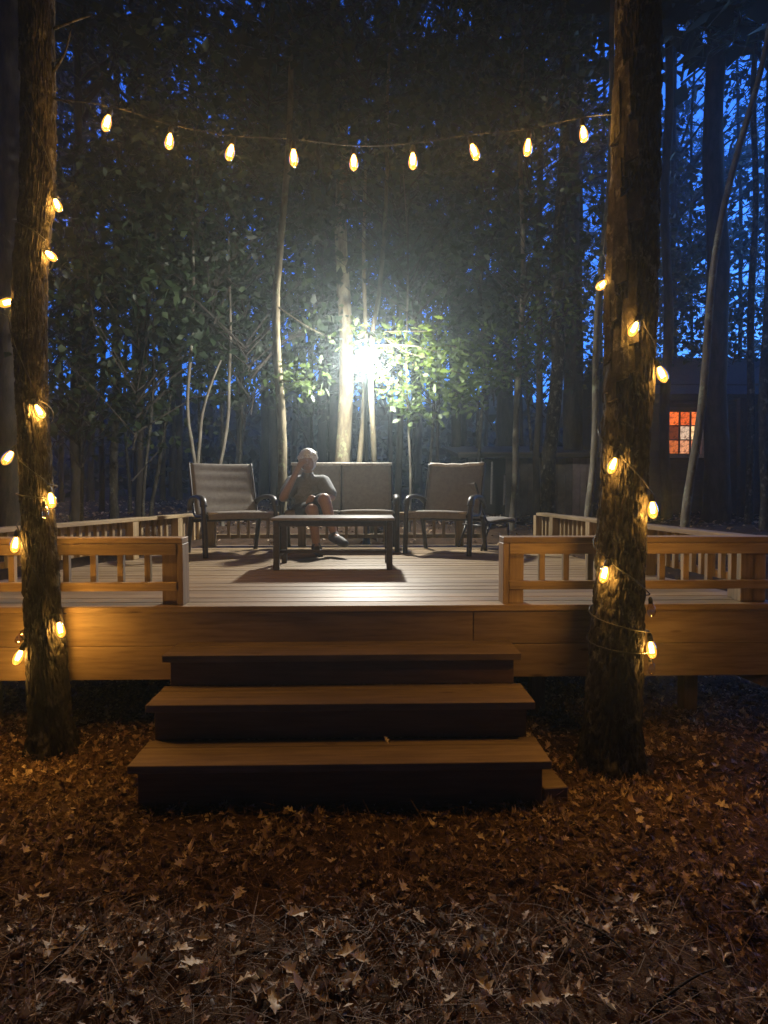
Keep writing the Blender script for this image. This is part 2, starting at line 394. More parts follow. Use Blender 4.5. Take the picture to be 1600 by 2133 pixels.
# the pale oak leaves that stand out on the ground
oak_meshes = []
for k in range(5):
    bm = bmesh.new()
    vs = [bm.verts.new(c_) for c_ in crumple(20+k)]
    for f in OAK_F: bm.faces.new([vs[i] for i in f])
    oak_meshes.append(bm_mesh(bm, 'oak_leaf', True))
spots = [(165, 1950), (185, 1935), (130, 1975), (318, 2020), (425, 2010), (465, 2000), (360, 2025), (440, 2040), (572, 2030), (565, 2070), (545, 2065), (590, 2060),
         (232, 1745), (60, 1775), (148, 1750), (300, 1605), (30, 1900), (75, 1880), (620, 1700), (385, 1800), (450, 1785), (970, 1935), (870, 1840), (845, 1845),
         (885, 1925), (1040, 1940), (1010, 1945), (975, 2080), (1025, 2070), (1090, 2085), (1240, 2070), (1200, 2060), (1375, 1950), (1390, 1858), (1255, 1780),
         (1300, 1700), (1520, 1685), (1470, 1900), (1010, 1750), (925, 1820), (640, 1900), (400, 1900), (820, 2060), (700, 1990), (1340, 1725), (1235, 1735),
         (90, 2000), (250, 1985), (300, 1960), (345, 1990), (405, 1965), (490, 2045), (520, 1985), (620, 2040), (655, 2080), (380, 2085), (270, 2060), (710, 2070), (770, 2010), (900, 2010), (930, 2090), (1130, 2000), (205, 1880), (110, 1850), (330, 1870), (500, 1850), (760, 1860), (560, 1760), (700, 1790), (1150, 1850), (1320, 1890)]
for i, (px, py) in enumerate(spots):
    p = at_z(px, py, 0.01); p.z = tz(p.x, p.y)+0.022; s = random.uniform(0.05, 0.09) if py < 1900 else random.uniform(.055, .09)
    l = link('dry_leaf', oak_meshes[i % 5], M_PALELEAF, loc=p, rot=(random.uniform(-.5, .5), random.uniform(-.5, .5), random.uniform(0, 6.28)))
    l.scale = (s, s, s)
    tag(l, 'pale dry lobed oak leaf lying on the brown pine straw in front of the steps', 'leaf', 'pale oak leaves on the ground')
for i, (a, b) in enumerate([((1370, 2075), (1490, 2020)), ((70, 2030), (190, 1930)), ((590, 1880), (640, 1990)), ((1180, 1900), (1330, 2010))]):
    A, B = at_z(*a, 0.03), at_z(*b, 0.03); A.z = tz(A.x, A.y)+.02; B.z = tz(B.x, B.y)+.035; mid = (A+B)/2+Vector((0.02, 0.01, 0.012))
    tg = tube('twig', smooth_path([A, mid, B], 4), [0.005-0.0004*q for q in range(9)], M_BARK, n=6)
    tag(tg, ['short pale twig lying at the lower right of the leaf litter', 'thin twig lying at the lower left corner of the ground',
             'thin twig lying on the ground below the left half of the steps', 'longer dark twig lying in the shade below the right tree'][i], 'twig')

# ------------------------------------------------------------------ deck
DZ = 0.79; DY = 3.63; FASC = 0.427
PA = Vector((-3.04, DY, 0)); PB = Vector((at(1624, 1255, DY).x, DY, 0)); PC = Vector((1.83, 7.42, 0)); PD = Vector((-1.93, 7.42, 0))
deck = thing('wooden_deck', 'raised low platform deck of pine boards with furniture set out on it', 'deck', (0, DY, 0))
def rel(p, e): return Vector(p)-e.location
def xl(y): return PA.x+(PD.x-PA.x)*(y-DY)/(PD.y-DY)
def xr(y): return PB.x+(PC.x-PB.x)*(y-DY)/(PC.y-DY)
bw, gap, th = 0.137, 0.006, 0.036
y = DY-0.02; k = 0
while y < PC.y:
    y2 = min(y+bw, PC.y+0.02)
    ym = (y+y2)/2; bm = bmesh.new()
    x0a, x1a, x0b, x1b = xl(y)-.01, xr(y)+.01, xl(y2)-.01, xr(y2)+.01
    cx = (x0a+x1a)/2
    dz = random.uniform(-0.0015, 0.0015)
    vs = [bm.verts.new((a-cx, b-ym, c)) for c in (-th/2, th/2) for a, b in ((x0a, y), (x1a, y), (x1b, y2), (x0b, y2))]
    for f in ((3, 2, 1, 0), (4, 5, 6, 7), (0, 1, 5, 4), (1, 2, 6, 5), (2, 3, 7, 6), (3, 0, 4, 7)): bm.faces.new([vs[i] for i in f])
    bmesh.ops.bevel(bm, geom=list(bm.edges), offset=0.004, segments=2, affect='EDGES')
    link('deck_board', bm_mesh(bm, 'deck_board'), M_FLOOR if k else M_PINE, deck, loc=rel((cx, ym, DZ-th/2+dz), deck))
    y = y2+gap; k += 1
ft = DZ-th-0.002; fh = (FASC-th)/2
for r in range(2):
    zc = ft-fh/2-r*(fh+0.003)
    seams = [PA.x, 0.62, PB.x] if r == 0 else [PA.x, -0.95, PB.x]
    for a, b in zip(seams[:-1], seams[1:]):
        board('fascia_board', rel((a+.002, DY+0.019, zc), deck), rel((b-.002, DY+0.019, zc), deck), fh, 0.036, M_PINE, deck, up=Vector((0, -1, 0)))
for a, b, nrm in ((PB, PC, Vector((1, .1, 0))), (PA, PD, Vector((-1, .3, 0))), (PD, PC, Vector((0, 1, 0)))):
    d = (b-a).normalized()*0.045
    board('rim_board', rel(a+d+Vector((0, 0, ft-0.24))-nrm.normalized()*.025, deck), rel(b-d+Vector((0, 0, ft-0.24))-nrm.normalized()*.025, deck), 0.48, 0.036, M_POSTW, deck, up=nrm)
for q in range(8):
    xj = xl(DY)+0.5+q*0.62
    if xj < PB.x-0.2: board('joist', rel((xj, DY+0.06, ft-.1), deck), rel((xj, 6.2, ft-.1), deck), 0.2, 0.038, M_POSTW, deck, up=Vector((1, 0, 0)))
for x_, y_ in ((-2.4, 4.0), (-1.2, 4.0), (1.1, 4.0), (2.1, 4.0), (-2.0, 5.6), (0, 5.6), (1.9, 5.6)):
    z0 = tz(x_, y_)-.05
    if ft-.22-z0 > .1: board('deck_post', rel((x_, y_, z0), deck), rel((x_, y_, ft-.21), deck), .09, .09, M_POSTW, deck, up=Vector((0, 1, 0)))

# railings: each run is a thing with its posts, rails, cap and balusters
RH = 0.397
def railing(label, a, b, z, posts, spacing, inward, cap_over=0.0, end_trim=None, name='deck_railing'):
    a, b = Vector(a), Vector(b); a.z = b.z = 0; L = (b-a).length; d = (b-a).normalized(); nrm = Vector(inward); nrm = (nrm-d*nrm.dot(d)).normalized()
    e = thing(name, label, 'railing', ((a.x+b.x)/2, (a.y+b.y)/2, z))
    o_ = e.location
    P = lambda s, h, off=0: a+d*s+nrm*off+Vector((0, 0, z+h))-o_
    board('cap_rail', P(-cap_over, RH-.018, 0.03), P(L+cap_over, RH-.018, 0.03), 0.125, 0.034, M_PINE, e)
    board('upper_rail', P(0, RH-.036-.033, -0.02), P(L, RH-.036-.033, -0.02), 0.062, 0.036, M_PINE, e, up=-nrm)
    board('lower_rail', P(0, 0.112, -0.02), P(L, 0.112, -0.02), 0.05, 0.036, M_PINE, e, up=-nrm)
    for s in posts: board('railing_post', P(s, 0.001, .045), P(s, RH-.036, .045), .088, .088, M_PINE, e, up=nrm)
    n = int(L/spacing); off = (L-n*spacing)/2
    for i in range(n+1):
        s = off+i*spacing
        if all(abs(s-p) > 0.075 for p in posts): board('baluster', P(s, 0.092, .016), P(s, RH-.037, .016), .034, .034, M_PINE, e, up=nrm, bev=.002)
    if end_trim is not None:
        s = L+.02 if end_trim == 1 else -.02
        board('end_trim', P(s, 0.001, .03), P(s, RH-.037, .03), .125, .034, M_PINE, e, up=d)
    return e
fy = DY+0.045
xL_end = at(372, 1250, fy).x; xR_start = at(1058, 1250, fy).x
railing('low front railing left of the step opening, behind the left light-wrapped tree', (PA.x, fy, 0), (xL_end, fy, 0), DZ,
        [xL_end-PA.x-.05, 0.75, .05], 0.157, (0, 1, 0), .035, 1)
railing('low front railing right of the step opening, behind the right light-wrapped tree', (xR_start, fy, 0), (PB.x-.05, fy, 0), DZ,
        [.05, at(1559, 1200, fy).x-xR_start, PB.x-xR_start-.10], 0.145, (0, 1, 0), .035, -1)
railing('slanting side railing at the left edge, running back towards the quilted chair', PA+Vector((.09, .15, 0)), PD+Vector((-.0, -.1, 0)), DZ, [.1, 1.2, 2.35, 3.1, 3.8], 0.105, (1, 0, 0))
railing('side railing at the right edge, ending at the open back corner', PB+Vector((-.09, .14, 0)), Vector((at(1133, 1066, 7.2).x, 7.2, 0)), DZ, [.05, 1.1, 2.1, 3.0, 3.5], 0.105, (-1, 0, 0))
railing('back railing seen under the seats, along the rear edge', PD+Vector((.06, -.05, 0)), Vector((at(1006, 1100, 7.37).x, 7.37, 0)), DZ, [.05, 1.1, 2.1, 2.95], 0.115, (0, -1, 0))

# ------------------------------------------------------------------ steps
st = thing('wooden_steps', 'broad three-tread wooden steps leading up to the deck', 'steps', (-0.12, 3.2, 0))
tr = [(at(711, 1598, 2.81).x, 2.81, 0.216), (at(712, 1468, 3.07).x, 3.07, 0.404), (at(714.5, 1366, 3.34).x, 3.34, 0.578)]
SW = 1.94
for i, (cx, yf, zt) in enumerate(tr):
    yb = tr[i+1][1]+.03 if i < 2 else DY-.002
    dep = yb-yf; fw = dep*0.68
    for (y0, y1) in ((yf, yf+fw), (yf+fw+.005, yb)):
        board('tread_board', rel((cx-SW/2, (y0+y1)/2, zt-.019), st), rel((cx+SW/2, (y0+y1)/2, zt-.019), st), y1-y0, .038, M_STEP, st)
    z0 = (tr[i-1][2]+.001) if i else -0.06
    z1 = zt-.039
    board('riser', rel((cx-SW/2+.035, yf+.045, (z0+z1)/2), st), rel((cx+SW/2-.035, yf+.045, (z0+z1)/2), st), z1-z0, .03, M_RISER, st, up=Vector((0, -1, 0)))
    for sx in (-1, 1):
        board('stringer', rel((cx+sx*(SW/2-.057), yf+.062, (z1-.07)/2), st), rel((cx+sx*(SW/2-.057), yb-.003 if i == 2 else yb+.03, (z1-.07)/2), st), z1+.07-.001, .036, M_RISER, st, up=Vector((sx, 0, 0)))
off = link('wood_offcut', box_mesh(.12, .26, .08, .004, 'offcut'), M_STEP, loc=at_z(1160, 1665, .03)+Vector((-.01, .16, .0)), rot=(0, 0, .12))
tag(off, 'short wooden block lying against the right end of the lowest step', 'wood block')
p = Vector((tr[0][0]+.22, 2.99, .217+.012))
l = link('fallen_leaf', oak_meshes[3], M_LITTER, loc=p, rot=(.9, .3, 1.0)); l.scale = (.045,)*3
tag(l, 'small curled brown leaf standing on the lowest step tread', 'leaf')

# ------------------------------------------------------------------ big trees with bark plates
def bark_trunk(pts, seed, nth=210, plate=(17, 7.5), amp=0.022, z_dens=95):
    """pts: (world point, radius) from root to top -> displaced mesh, local to its base"""
    base = pts[0][0].copy()
    path = smooth_path([p for p, r in pts], 12); rr = np.interp(np.linspace(0, len(pts)-1, len(path)), np.arange(len(pts)), [r for p, r in pts])
    P = np.array([tuple(p-base) for p in path]); seg = np.r_[0, np.cumsum(np.linalg.norm(np.diff(P, axis=0), axis=1))]
    nz = int(seg[-1]*z_dens); s = np.linspace(0, seg[-1], nz)
    C = np.stack([np.interp(s, seg, P[:, k]) for k in range(3)], 1); rad = np.interp(s, seg, rr)
    th = np.linspace(0, 2*np.pi, nth, endpoint=False)
    S, T = np.meshgrid(s, th, indexing='ij'); Rr = rad[:, None]+0*T
    ux, uy = np.cos(T), np.sin(T)
    rref = 0.14
    wx = ux*rref*plate[0]*1.6+fbm(ux*2, uy*2, S*2, 3, seed+50); wy = uy*rref*plate[0]*1.6; wz = S*plate[1]*1.4+fbm(ux*3, uy*3, S*3, 2, seed+60)
    d1, d2, idn = worley(wx*1.9, wy*1.9, wz, seed)
    crack = np.clip((d2-d1)/0.22, 0, 1)
    fine = fbm(ux*rref*70, uy*rref*70, S*40, 4, seed+7)
    lump = fbm(ux*1.4, uy*1.4, S*0.9, 3, seed+3)-0.45
    disp = amp*(crack**0.6*(0.55+0.5*idn)-0.6)+0.012*(fine-0.45)+0.11*Rr*lump
    flare = np.clip(1-S/0.42, 0, 1)**2*(0.22+0.75*np.clip(np.sin(T*5+seed)+.1, 0, 1)**1.5)*Rr
    RR = Rr+disp+flare
    V = np.stack([C[:, 0:1]+RR*ux, C[:, 1:2]+RR*uy, C[:, 2:3]+0*T], 2).reshape(-1, 3)
    idx = np.arange(nz*nth).reshape(nz, nth); nxt = np.roll(idx, -1, 1)
    F = np.stack([idx[:-1].ravel(), nxt[:-1].ravel(), nxt[1:].ravel(), idx[1:].ravel()], 1)
    return base, np_mesh('trunk', V, F, True)
LASTC = []
def crown_arrays(nc, per, spread, csize, lsize, flat=0.7):
    cp = RNG.normal(size=(nc, 3)); cp /= np.linalg.norm(cp, axis=1, keepdims=True); cp *= RNG.uniform(0.35, 1, (nc, 1))**0.6
    cp *= np.array(spread)
    cs = csize*RNG.uniform(0.6, 1.4, (nc, 1, 1))
    pos = (cp[:, None, :]+RNG.normal(size=(nc, per, 3))*cs*np.array([1, 1, flat])).reshape(-1, 3)
    n = len(pos); nr = RNG.normal(size=(n, 3))*0.8+np.array([0, 0, 0.7]); LASTC.clear(); LASTC.extend(cp.tolist())
    return pos, rot_from(nr, RNG.uniform(0, 6.283, n)), lsize*RNG.uniform(0.6, 1.3, n)
TL, TR = 3.47, 3.20
LT = [(115, 1585, 100), (98, 1400, 92), (85, 1200, 80), (76, 1000, 72), (66, 800, 70), (62, 600, 76), (78, 400, 76), (80, 200, 76), (76, 0, 74), (70, -500, 72), (60, -1600, 60)]
RT = [(1268, 1620, 130), (1282, 1400, 118), (1292, 1200, 104), (1300, 1000, 100), (1310, 800, 104), (1316, 600, 106), (1322, 400, 100), (1328, 200, 94), (1330, 0, 90), (1332, -500, 86), (1335, -1600, 72)]
def trunk_pts(tab, Yt):
    out = []
    for px, py, w in tab:
        p = at(px, py, Yt); out.append((p, w/FPX*Yt/2))
    p0, r0 = out[0]; out.insert(0, (Vector((p0.x, p0.y, tz(p0.x, p0.y)-.12)), r0*1.02)); return out
LTP, RTP = trunk_pts([(a, b, c*.80) for a, b, c in LT], TL), trunk_pts([(a, b, c*.93) for a, b, c in RT], TR)
SHARED = {}
crown_sm = scatter('pine_crown', [(0, 0, 0), (.05, .5, .04), (0, 1, 0), (-.05, .5, .04)], LEAF_F, *crown_arrays(90, 120, (1.6, 1.6, 1.6), .22, .16))
for nm, pts, seed, lab in (('left', LTP, 3, 'mottled rough-barked pine trunk on the left wrapped in amber string lights'), ('right', RTP, 11, 'thick dark pine trunk with peeling bark on the right, wrapped in amber string lights')):
    base, me = bark_trunk(pts, seed)
    e = thing('pine_tree', lab, 'tree', base)
    link('trunk', me, M_BARK, e)
    top = pts[-1][0]-base
    link('crown', crown_sm, M_NEEDLE, e, loc=(top.x, top.y, top.z+.6))
    if nm == 'left':
        b0 = at(112, 62, TL)-base; 
        for q in ([(112, 60), (150, 45), (190, 32)], [(105, 160), (135, 110), (148, 60)], [(108, 205), (128, 208), (146, 216)]):
            pp = [at(a, b, TL-.03*i)-base for i, (a, b) in enumerate(q)]
            tube('dead_branch', smooth_path(pp, 3), [.009-.001*i for i in range(7)], M_BARK, e, n=6)
    else:
        bm = bmesh.new()
        # slabs of loose bark on the side facing the string
        for q in range(26):
            pyy = 170+q*26+random.uniform(-8, 8); z = at(1300, pyy, TR)
            # trunk axis and radius at that height
            for (p1, r1), (p2, r2) in zip(pts[:-1], pts[1:]):
                if p1.z <= z.z <= p2.z:
                    u = (z.z-p1.z)/(p2.z-p1.z); ax = p1.lerp(p2, u); r = r1+(r2-r1)*u
            ang = R(random.uniform(195, 250)); L_, w_ = random.uniform(.06, .15), random.uniform(.02, .045)
            nrm = Vector((math.cos(ang), math.sin(ang), 0)); tan = Vector((-nrm.y, nrm.x, 0)); c = ax-base+nrm*(r+.006); c.z = z.z-base.z
            vs = []
            for (a_, b_) in ((-1, -1), (1, -.8), (.7, 1), (-.8, .9)):
                for dpt in (0.014, -0.01): vs.append(bm.verts.new(c+tan*a_*w_+Vector((0, 0, b_*L_))+nrm*(dpt+random.uniform(0, .008))))
            for f in ((0, 2, 4, 6), (7, 5, 3, 1), (0, 1, 3, 2), (2, 3, 5, 4), (4, 5, 7, 6), (6, 7, 1, 0)): bm.faces.new([vs[i] for i in f])
        o_ = link('bark_flake', bm_mesh(bm, 'bark_flake'), M_BARK, e); o_['kind'] = 'stuff'

# ------------------------------------------------------------------ string lights
def lathe(prof, n=14):
    V, F = [], []
    for r, z in prof:
        for j in range(n): a = 2*math.pi*j/n; V.append((r*math.cos(a), r*math.sin(a), z))
    for i in range(len(prof)-1):
        for j in range(n): k = (j+1) % n; F.append((i*n+j, i*n+k, (i+1)*n+k, (i+1)*n+j))
    return V, F
def lathe_mesh(name, prof, n=14):
    V, F = lathe(prof, n); me = np_mesh(name, V, F, True); return me
BULB_ME = lathe_mesh('bulb', [(.013, 0), (.015, -.010), (.021, -.022), (.0265, -.036), (.0295, -.052), (.0300, -.066), (.0282, -.080), (.0235, -.093), (.016, -.102), (.008, -.107), (.0005, -.109)])
SOCK_ME = lathe_mesh('socket', [(.0005, .036), (.008, .036), (.012, .028), (.015, .02), (.016, -.012), (.0145, -.014), (.0005, -.013)], 10)
bm = bmesh.new()
for q in range(4):
    a = q*math.pi/2; tube('x', [(.004*math.cos(a), .004*math.sin(a), -.015), (.011*math.cos(a), .011*math.sin(a), -.04), (.009*math.cos(a+.6), .009*math.sin(a+.6), -.075)], .0042, None, n=5, bm=bm)
FIL_ME = bm_mesh(bm, 'filament')
for me, m in ((BULB_ME, M_BULB), (SOCK_ME, M_CORD), (FIL_ME, M_FIL)): me.materials.append(m)
LIGHT = bpy.data.lights.new('bulb_light', 'POINT'); LIGHT.energy = BULB_W; LIGHT.color = (1.0, 0.55, 0.14); LIGHT.shadow_soft_size = 0.02
UNLIT_ME = BULB_ME.copy(); UNLIT_ME.materials.clear(); UNLIT_ME.materials.append(M_UNLIT)
def hang_bulb(e, base, tipdir, lit=True, scale=1.0):
    """bulb screwed into its socket; base = socket neck (world), tipdir = where the tip points"""
    q = Vector(tipdir).normalized(); rot = q.to_track_quat('-Z', 'Y').to_euler()
    b = link('bulb', BULB_ME if lit else UNLIT_ME, None, e, loc=Vector(base)-e.location, rot=rot); b.scale = (scale,)*3
    link('socket', SOCK_ME, None, b)
    if lit:
        link('filament', FIL_ME, None, b)
        lo = bpy.data.objects.new('bulb_light', LIGHT); COL.objects.link(lo); lo.parent = b; lo.location = (0, 0, -.055)
    return b
# swag between the two trees
SY = 3.35
sw = thing('string_lights', 'swag of nine glowing amber bulbs strung high between the two near trees', 'string lights', at(740, 300, SY))
sb = [(222, 258, 15), (353, 296, 5), (479, 319, 14), (612, 331, 0), (737, 340, 0), (860, 337, 0), (989, 318, -22), (1099, 309, 4), (1216, 281, -6)]
cord = [at(112, 206, TL-.09)]
for px, py, a in sb:
    s = SY/FPX; tip = Vector((-math.sin(R(a)), random.uniform(-.15, .15), -math.cos(R(a))))
    base = at(px, py, SY)-tip*.055
    hang_bulb(sw, base, tip, scale=.9); cord.append(base-tip*.04)
cord.append(at(1284, 238, TR-.09))
tube('cord', [p-sw.location for p in smooth_path(cord, 5)], .0018, M_CORD, sw, n=6)
def axis_at(pts, z):
    for (p1, r1), (p2, r2) in zip(pts[:-1], pts[1:]):
        if p1.z <= z <= p2.z:
            u = (z-p1.z)/(p2.z-p1.z); return p1.lerp(p2, u), r1+(r2-r1)*u
    return pts[-1]
def wrap(label, pts, Yt, start, bulbs, unlit):
    z_ = at(*bulbs[-1][:2], Yt); e = thing('string_lights', label, 'string lights', (pts[0][0].x, pts[0][0].y, z_.z))
    path = []; phi = None
    seq = sorted([(b, True) for b in bulbs]+[(b, False) for b in unlit], key=lambda q: q[0][1])
    knots = []
    for (px, py, side, ang), lit in seq:
        w = at(px, py, Yt); ax, r = axis_at(pts, w.z); sn = max(-1, min(1, (w.x-ax.x)/(r+.035)))
        f = math.asin(sn)                       # 0 = towards the camera, + = right
        if phi is not None:
            while f < phi+.35: f += 2*math.pi
        phi = f; rr = r+.03; out = Vector((math.sin(f), -math.cos(f), 0))
        if abs(w.x-ax.x) > r+.035: rr = abs(w.x-ax.x)
        pos = ax+out*rr; pos.z = w.z
        pos = Vector((w.x, pos.y-.012, w.z))
        tip = Vector((math.sin(R(ang)), -.25, -math.cos(R(ang)))).normalized()
        base = pos-tip*.055
        hang_bulb(e, base, tip, lit, .9 if lit else .7)
        knots.append((f, (base-tip*.04).z, base-tip*.04))
    f0 = knots[0][0]-2.2; z0 = start
    prev = (f0, z0, None); path = []
    for f, z, pt in knots:
        n = max(3, int(abs(f-prev[0])/.35))
        for i in range(1, n+1):
            u = i/n; ff = prev[0]+(f-prev[0])*u; zz = prev[1]+(z-prev[1])*u; ax, r = axis_at(pts, zz)
            path.append(ax+Vector((math.sin(ff), -math.cos(ff), 0))*(r+.022) if i < n else pt)
            path[-1].z = zz
        prev = (f, z, pt)
    tube('cord', [p-e.location for p in path], .0035, M_CORD, e, n=6)
    return e
wrap('string of amber bulbs spiralling down the left tree trunk', LTP, TL, at(112, 206, TL).z,
     [(122, 430, 1, 25), (112, 537, 1, 50), (15, 632, -1, -70), (100, 862, 1, 35), (18, 955, -1, -30), (118, 1043, 1, 15), (52, 1133, -1, -3), (137, 1308, 1, 20), (55, 1362, -1, -20)],
     [(112, 1072, 1, 10), (45, 1330, -1, -40)])
wrap('string of amber bulbs spiralling down the right tree trunk', RTP, TR, at(1284, 238, TR).z,
     [(1253, 595, -1, -58), (1293, 702, 0, -30), (1362, 788, 1, 18), (1258, 973, -1, -25), (1338, 1062, 1, -2), (1243, 1193, -1, -20), (1340, 1345, 1, 3)],
     [(1338, 1268, 1, 0), (1342, 1388, 1, 0)])

# ------------------------------------------------------------------ patio furniture
def frame_bar(name, pts, w, h, parent, mat=M_FRAME):
    """rectangular-section bent bar through local points"""
    return tube(name, smooth_path(pts, 4), w/2, mat, parent, n=8)
def sling(name, w, prof, mat, parent, th=.012, ribs=0, nx=14, sag=.02, roll=0):
    """fabric panel of width w following profile [(y,z)...]; quilted when ribs > 0"""
    pr = smooth_path([Vector((0, y, z)) for y, z in prof], 8); n = len(pr); V, F = [], []
    for sd in (0, 1):
        for i, p in enumerate(pr):
            d = (pr[min(i+1, n-1)]-pr[max(i-1, 0)]).normalized(); nr = Vector((0, d.z, -d.y))
            for j in range(nx+1):
                u = j/nx*2-1; puff = sag*(1-u*u)
                if ribs: puff -= .007*abs(math.sin(math.pi*ribs*i/(n-1)))**.6*(1-u**6)
                if roll and i > n-4: puff += random.uniform(-.006, .006)
                q = p+nr*(puff+(th/2 if sd else -th/2)); V.append((u*w/2, q.y, q.z))
    A = lambda s, i, j: s*n*(nx+1)+i*(nx+1)+j
    for i in range(n-1):
        for j in range(nx):
            F.append((A(0, i, j), A(0, i, j+1), A(0, i+1, j+1), A(0, i+1, j))); F.append((A(1, i, j), A(1, i+1, j), A(1, i+1, j+1), A(1, i, j+1)))
        F.append((A(0, i, 0), A(0, i+1, 0), A(1, i+1, 0), A(1, i, 0))); F.append((A(0, i, nx), A(1, i, nx), A(1, i+1, nx), A(0, i+1, nx)))
    for j in range(nx):
        F.append((A(0, 0, j), A(1, 0, j), A(1, 0, j+1), A(0, 0, j+1))); F.append((A(0, n-1, j), A(0, n-1, j+1), A(1, n-1, j+1), A(1, n-1, j)))
    return link(name, np_mesh(name, V, F, True), mat, parent)
def arm_band(s, W2, e):
    # wide bent band: front leg, armrest and back stay
    x = s*W2
    tube('front_leg', smooth_path([(x, -.31, 0), (x, -.295, .2), (x, -.275, .42), (x, -.25, .54)], 4), .027, M_FRAME, e, n=8)
    tube('rear_leg', smooth_path([(x, .30, 0), (x, .24, .2), (x, .17, .38)], 4), .025, M_FRAME, e, n=8)
    V, F = tube_arrays(smooth_path([(x, -.27, .50), (x, -.23, .57), (x, -.08, .592), (x, .12, .575), (x*.97, .25, .52), (x*.95, .3, .46)], 4), .024, 8)
    V = [Vector((x+(v.x-x)*1.5, v.y, v.z)) for v in V]
    bm = bmesh.new(); vs = [bm.verts.new(v) for v in V]
    for f in F:
        try: bm.faces.new(list(dict.fromkeys(vs[i] for i in f)))
        except ValueError: pass
    link('armrest', bm_mesh(bm, 'armrest', True), M_FRAME, e)
BACKP = [(.16, .40), (.235, .60), (.30, .80), (.345, .945)]
SEATP = [(-.318, .372), (-.308, .41), (-.28, .436), (-.1, .425), (.08, .405), (.165, .395)]
def sling_chair(label, loc, rotz, ribs=5, w=.53, roll=False, arms=True):
    e = thing('patio_chair', label, 'chair', loc, rotz); W2 = w/2+.035
    sling('seat', w, SEATP, M_SLING, e, sag=-.012)
    tube('lit_seat_lip', [(-w/2, -.298, .428), (0, -.3, .424), (w/2, -.298, .428)], .017, M_LIT_EDGE, e, n=8)  # roll added in the lightened colour as the lit strip of the seat front
    bk = sling('backrest', w, BACKP, M_SLING, e, ribs=ribs, sag=.018)
    if roll:
        tube('fabric_fold', [(x, .348+random.uniform(-.004, .004), .948-.016*(1-(x/(w/2))**2)+random.uniform(-.004, .004)) for x in np.linspace(-w/2, w/2, 11)], .021, M_LIT_EDGE, bk, n=8)
    for s in (-1, 1):
        if arms: arm_band(s, W2, e)
        else:
            tube('front_leg', [(s*W2, -.2, 0), (s*W2, -.16, .38)], .018, M_FRAME, e, n=8); tube('rear_leg', [(s*W2, .26, 0), (s*W2, .12, .39)], .018, M_FRAME, e, n=8)
        tube('back_rail', smooth_path([(s*(w/2+.008), -.28, .412), (s*(w/2+.008), .1, .39), (s*(w/2+.008), .2, .5), (s*(w/2+.008), .3, .8), (s*(w/2+.008), .348, .95)], 4), .014, M_FRAME, e, n=8)
    tube('cross_bar', [(-W2, -.275, .395), (W2, -.275, .395)], .015, M_FRAME, e, n=8)
    tube('cross_bar', [(-W2, .19, .34), (W2, .19, .34)], .015, M_FRAME, e, n=8)
    return e
def chair_at(pl, pr_, yaw):
    a, b = at_z(*pl, DZ), at_z(*pr_, DZ); return (a+b)/2
cl = at_z(437, 1163, DZ)
a = R(31); cx = cl+Vector((math.cos(a)*.36-.03, math.sin(a)*.36, 0)) ; cl_c = cx+Vector((-math.sin(a)*.31, math.cos(a)*.31, 0))
chair_l = sling_chair('quilted taupe sling chair with dark arms at the left, beside the seated man', (cl_c.x, cl_c.y, DZ+.001), a, 5, w=.67)
cr = at_z(975, 1159, DZ)
a = R(-26); cx = cr+Vector((-math.cos(a)*.335, -math.sin(a)*.335, 0)); cr_c = cx+Vector((-math.sin(a)*.31, math.cos(a)*.31, 0))
chair_r = sling_chair('plain taupe sling chair with a rumpled fold along its top edge, right of the loveseat', (cr_c.x, cr_c.y, DZ+.001), a, 0, w=.62, roll=True)
p = at_z(1040, 1141, DZ); gz = DZ
ch_ = sling_chair('low armless sling chair turned away, half hidden behind the right-hand chair', (p.x-.17, 7.0, DZ+.001), R(112), 0, arms=False); ch_.scale = (.8, .8, .78)
# loveseat
LVx = (at_z(592, 1149, DZ).x+at_z(823, 1149, DZ).x)/2
lv = thing('patio_loveseat', 'two-seat sling loveseat with plain taupe back panels, the man sits on its left half', 'loveseat', (LVx, 6.93, DZ+.001))
for s in (-1, 1):
    tmp = thing('x', None, None); 
    for part in (('seat', SEATP, -.012), ('backrest', BACKP, .012)):
        ob = sling(part[0], .565, part[1], M_SLING, lv, sag=part[2]); ob.location = (s*.29, 0, 0)
    bpy.data.objects.remove(tmp)
    arm_band(s, .615, lv)
for xx in (-.58, 0, .58):
    tube('back_rail', smooth_path([(xx, -.28, .412), (xx, .1, .39), (xx, .2, .5), (xx, .3, .8), (xx, .348, .95)], 4), .013, M_FRAME, lv, n=8)
tube('top_bar', [(-.585, .350, .955), (.585, .350, .955)], .021, M_LIT_EDGE, lv, n=8)  # top edge coloured lighter than the sling, as if lit from behind
tube('cross_bar', [(-.615, -.275, .395), (.615, -.275, .395)], .015, M_FRAME, lv, n=8)
tube('cross_bar', [(-.615, .19, .34), (.615, .19, .34)], .015, M_FRAME, lv, n=8)
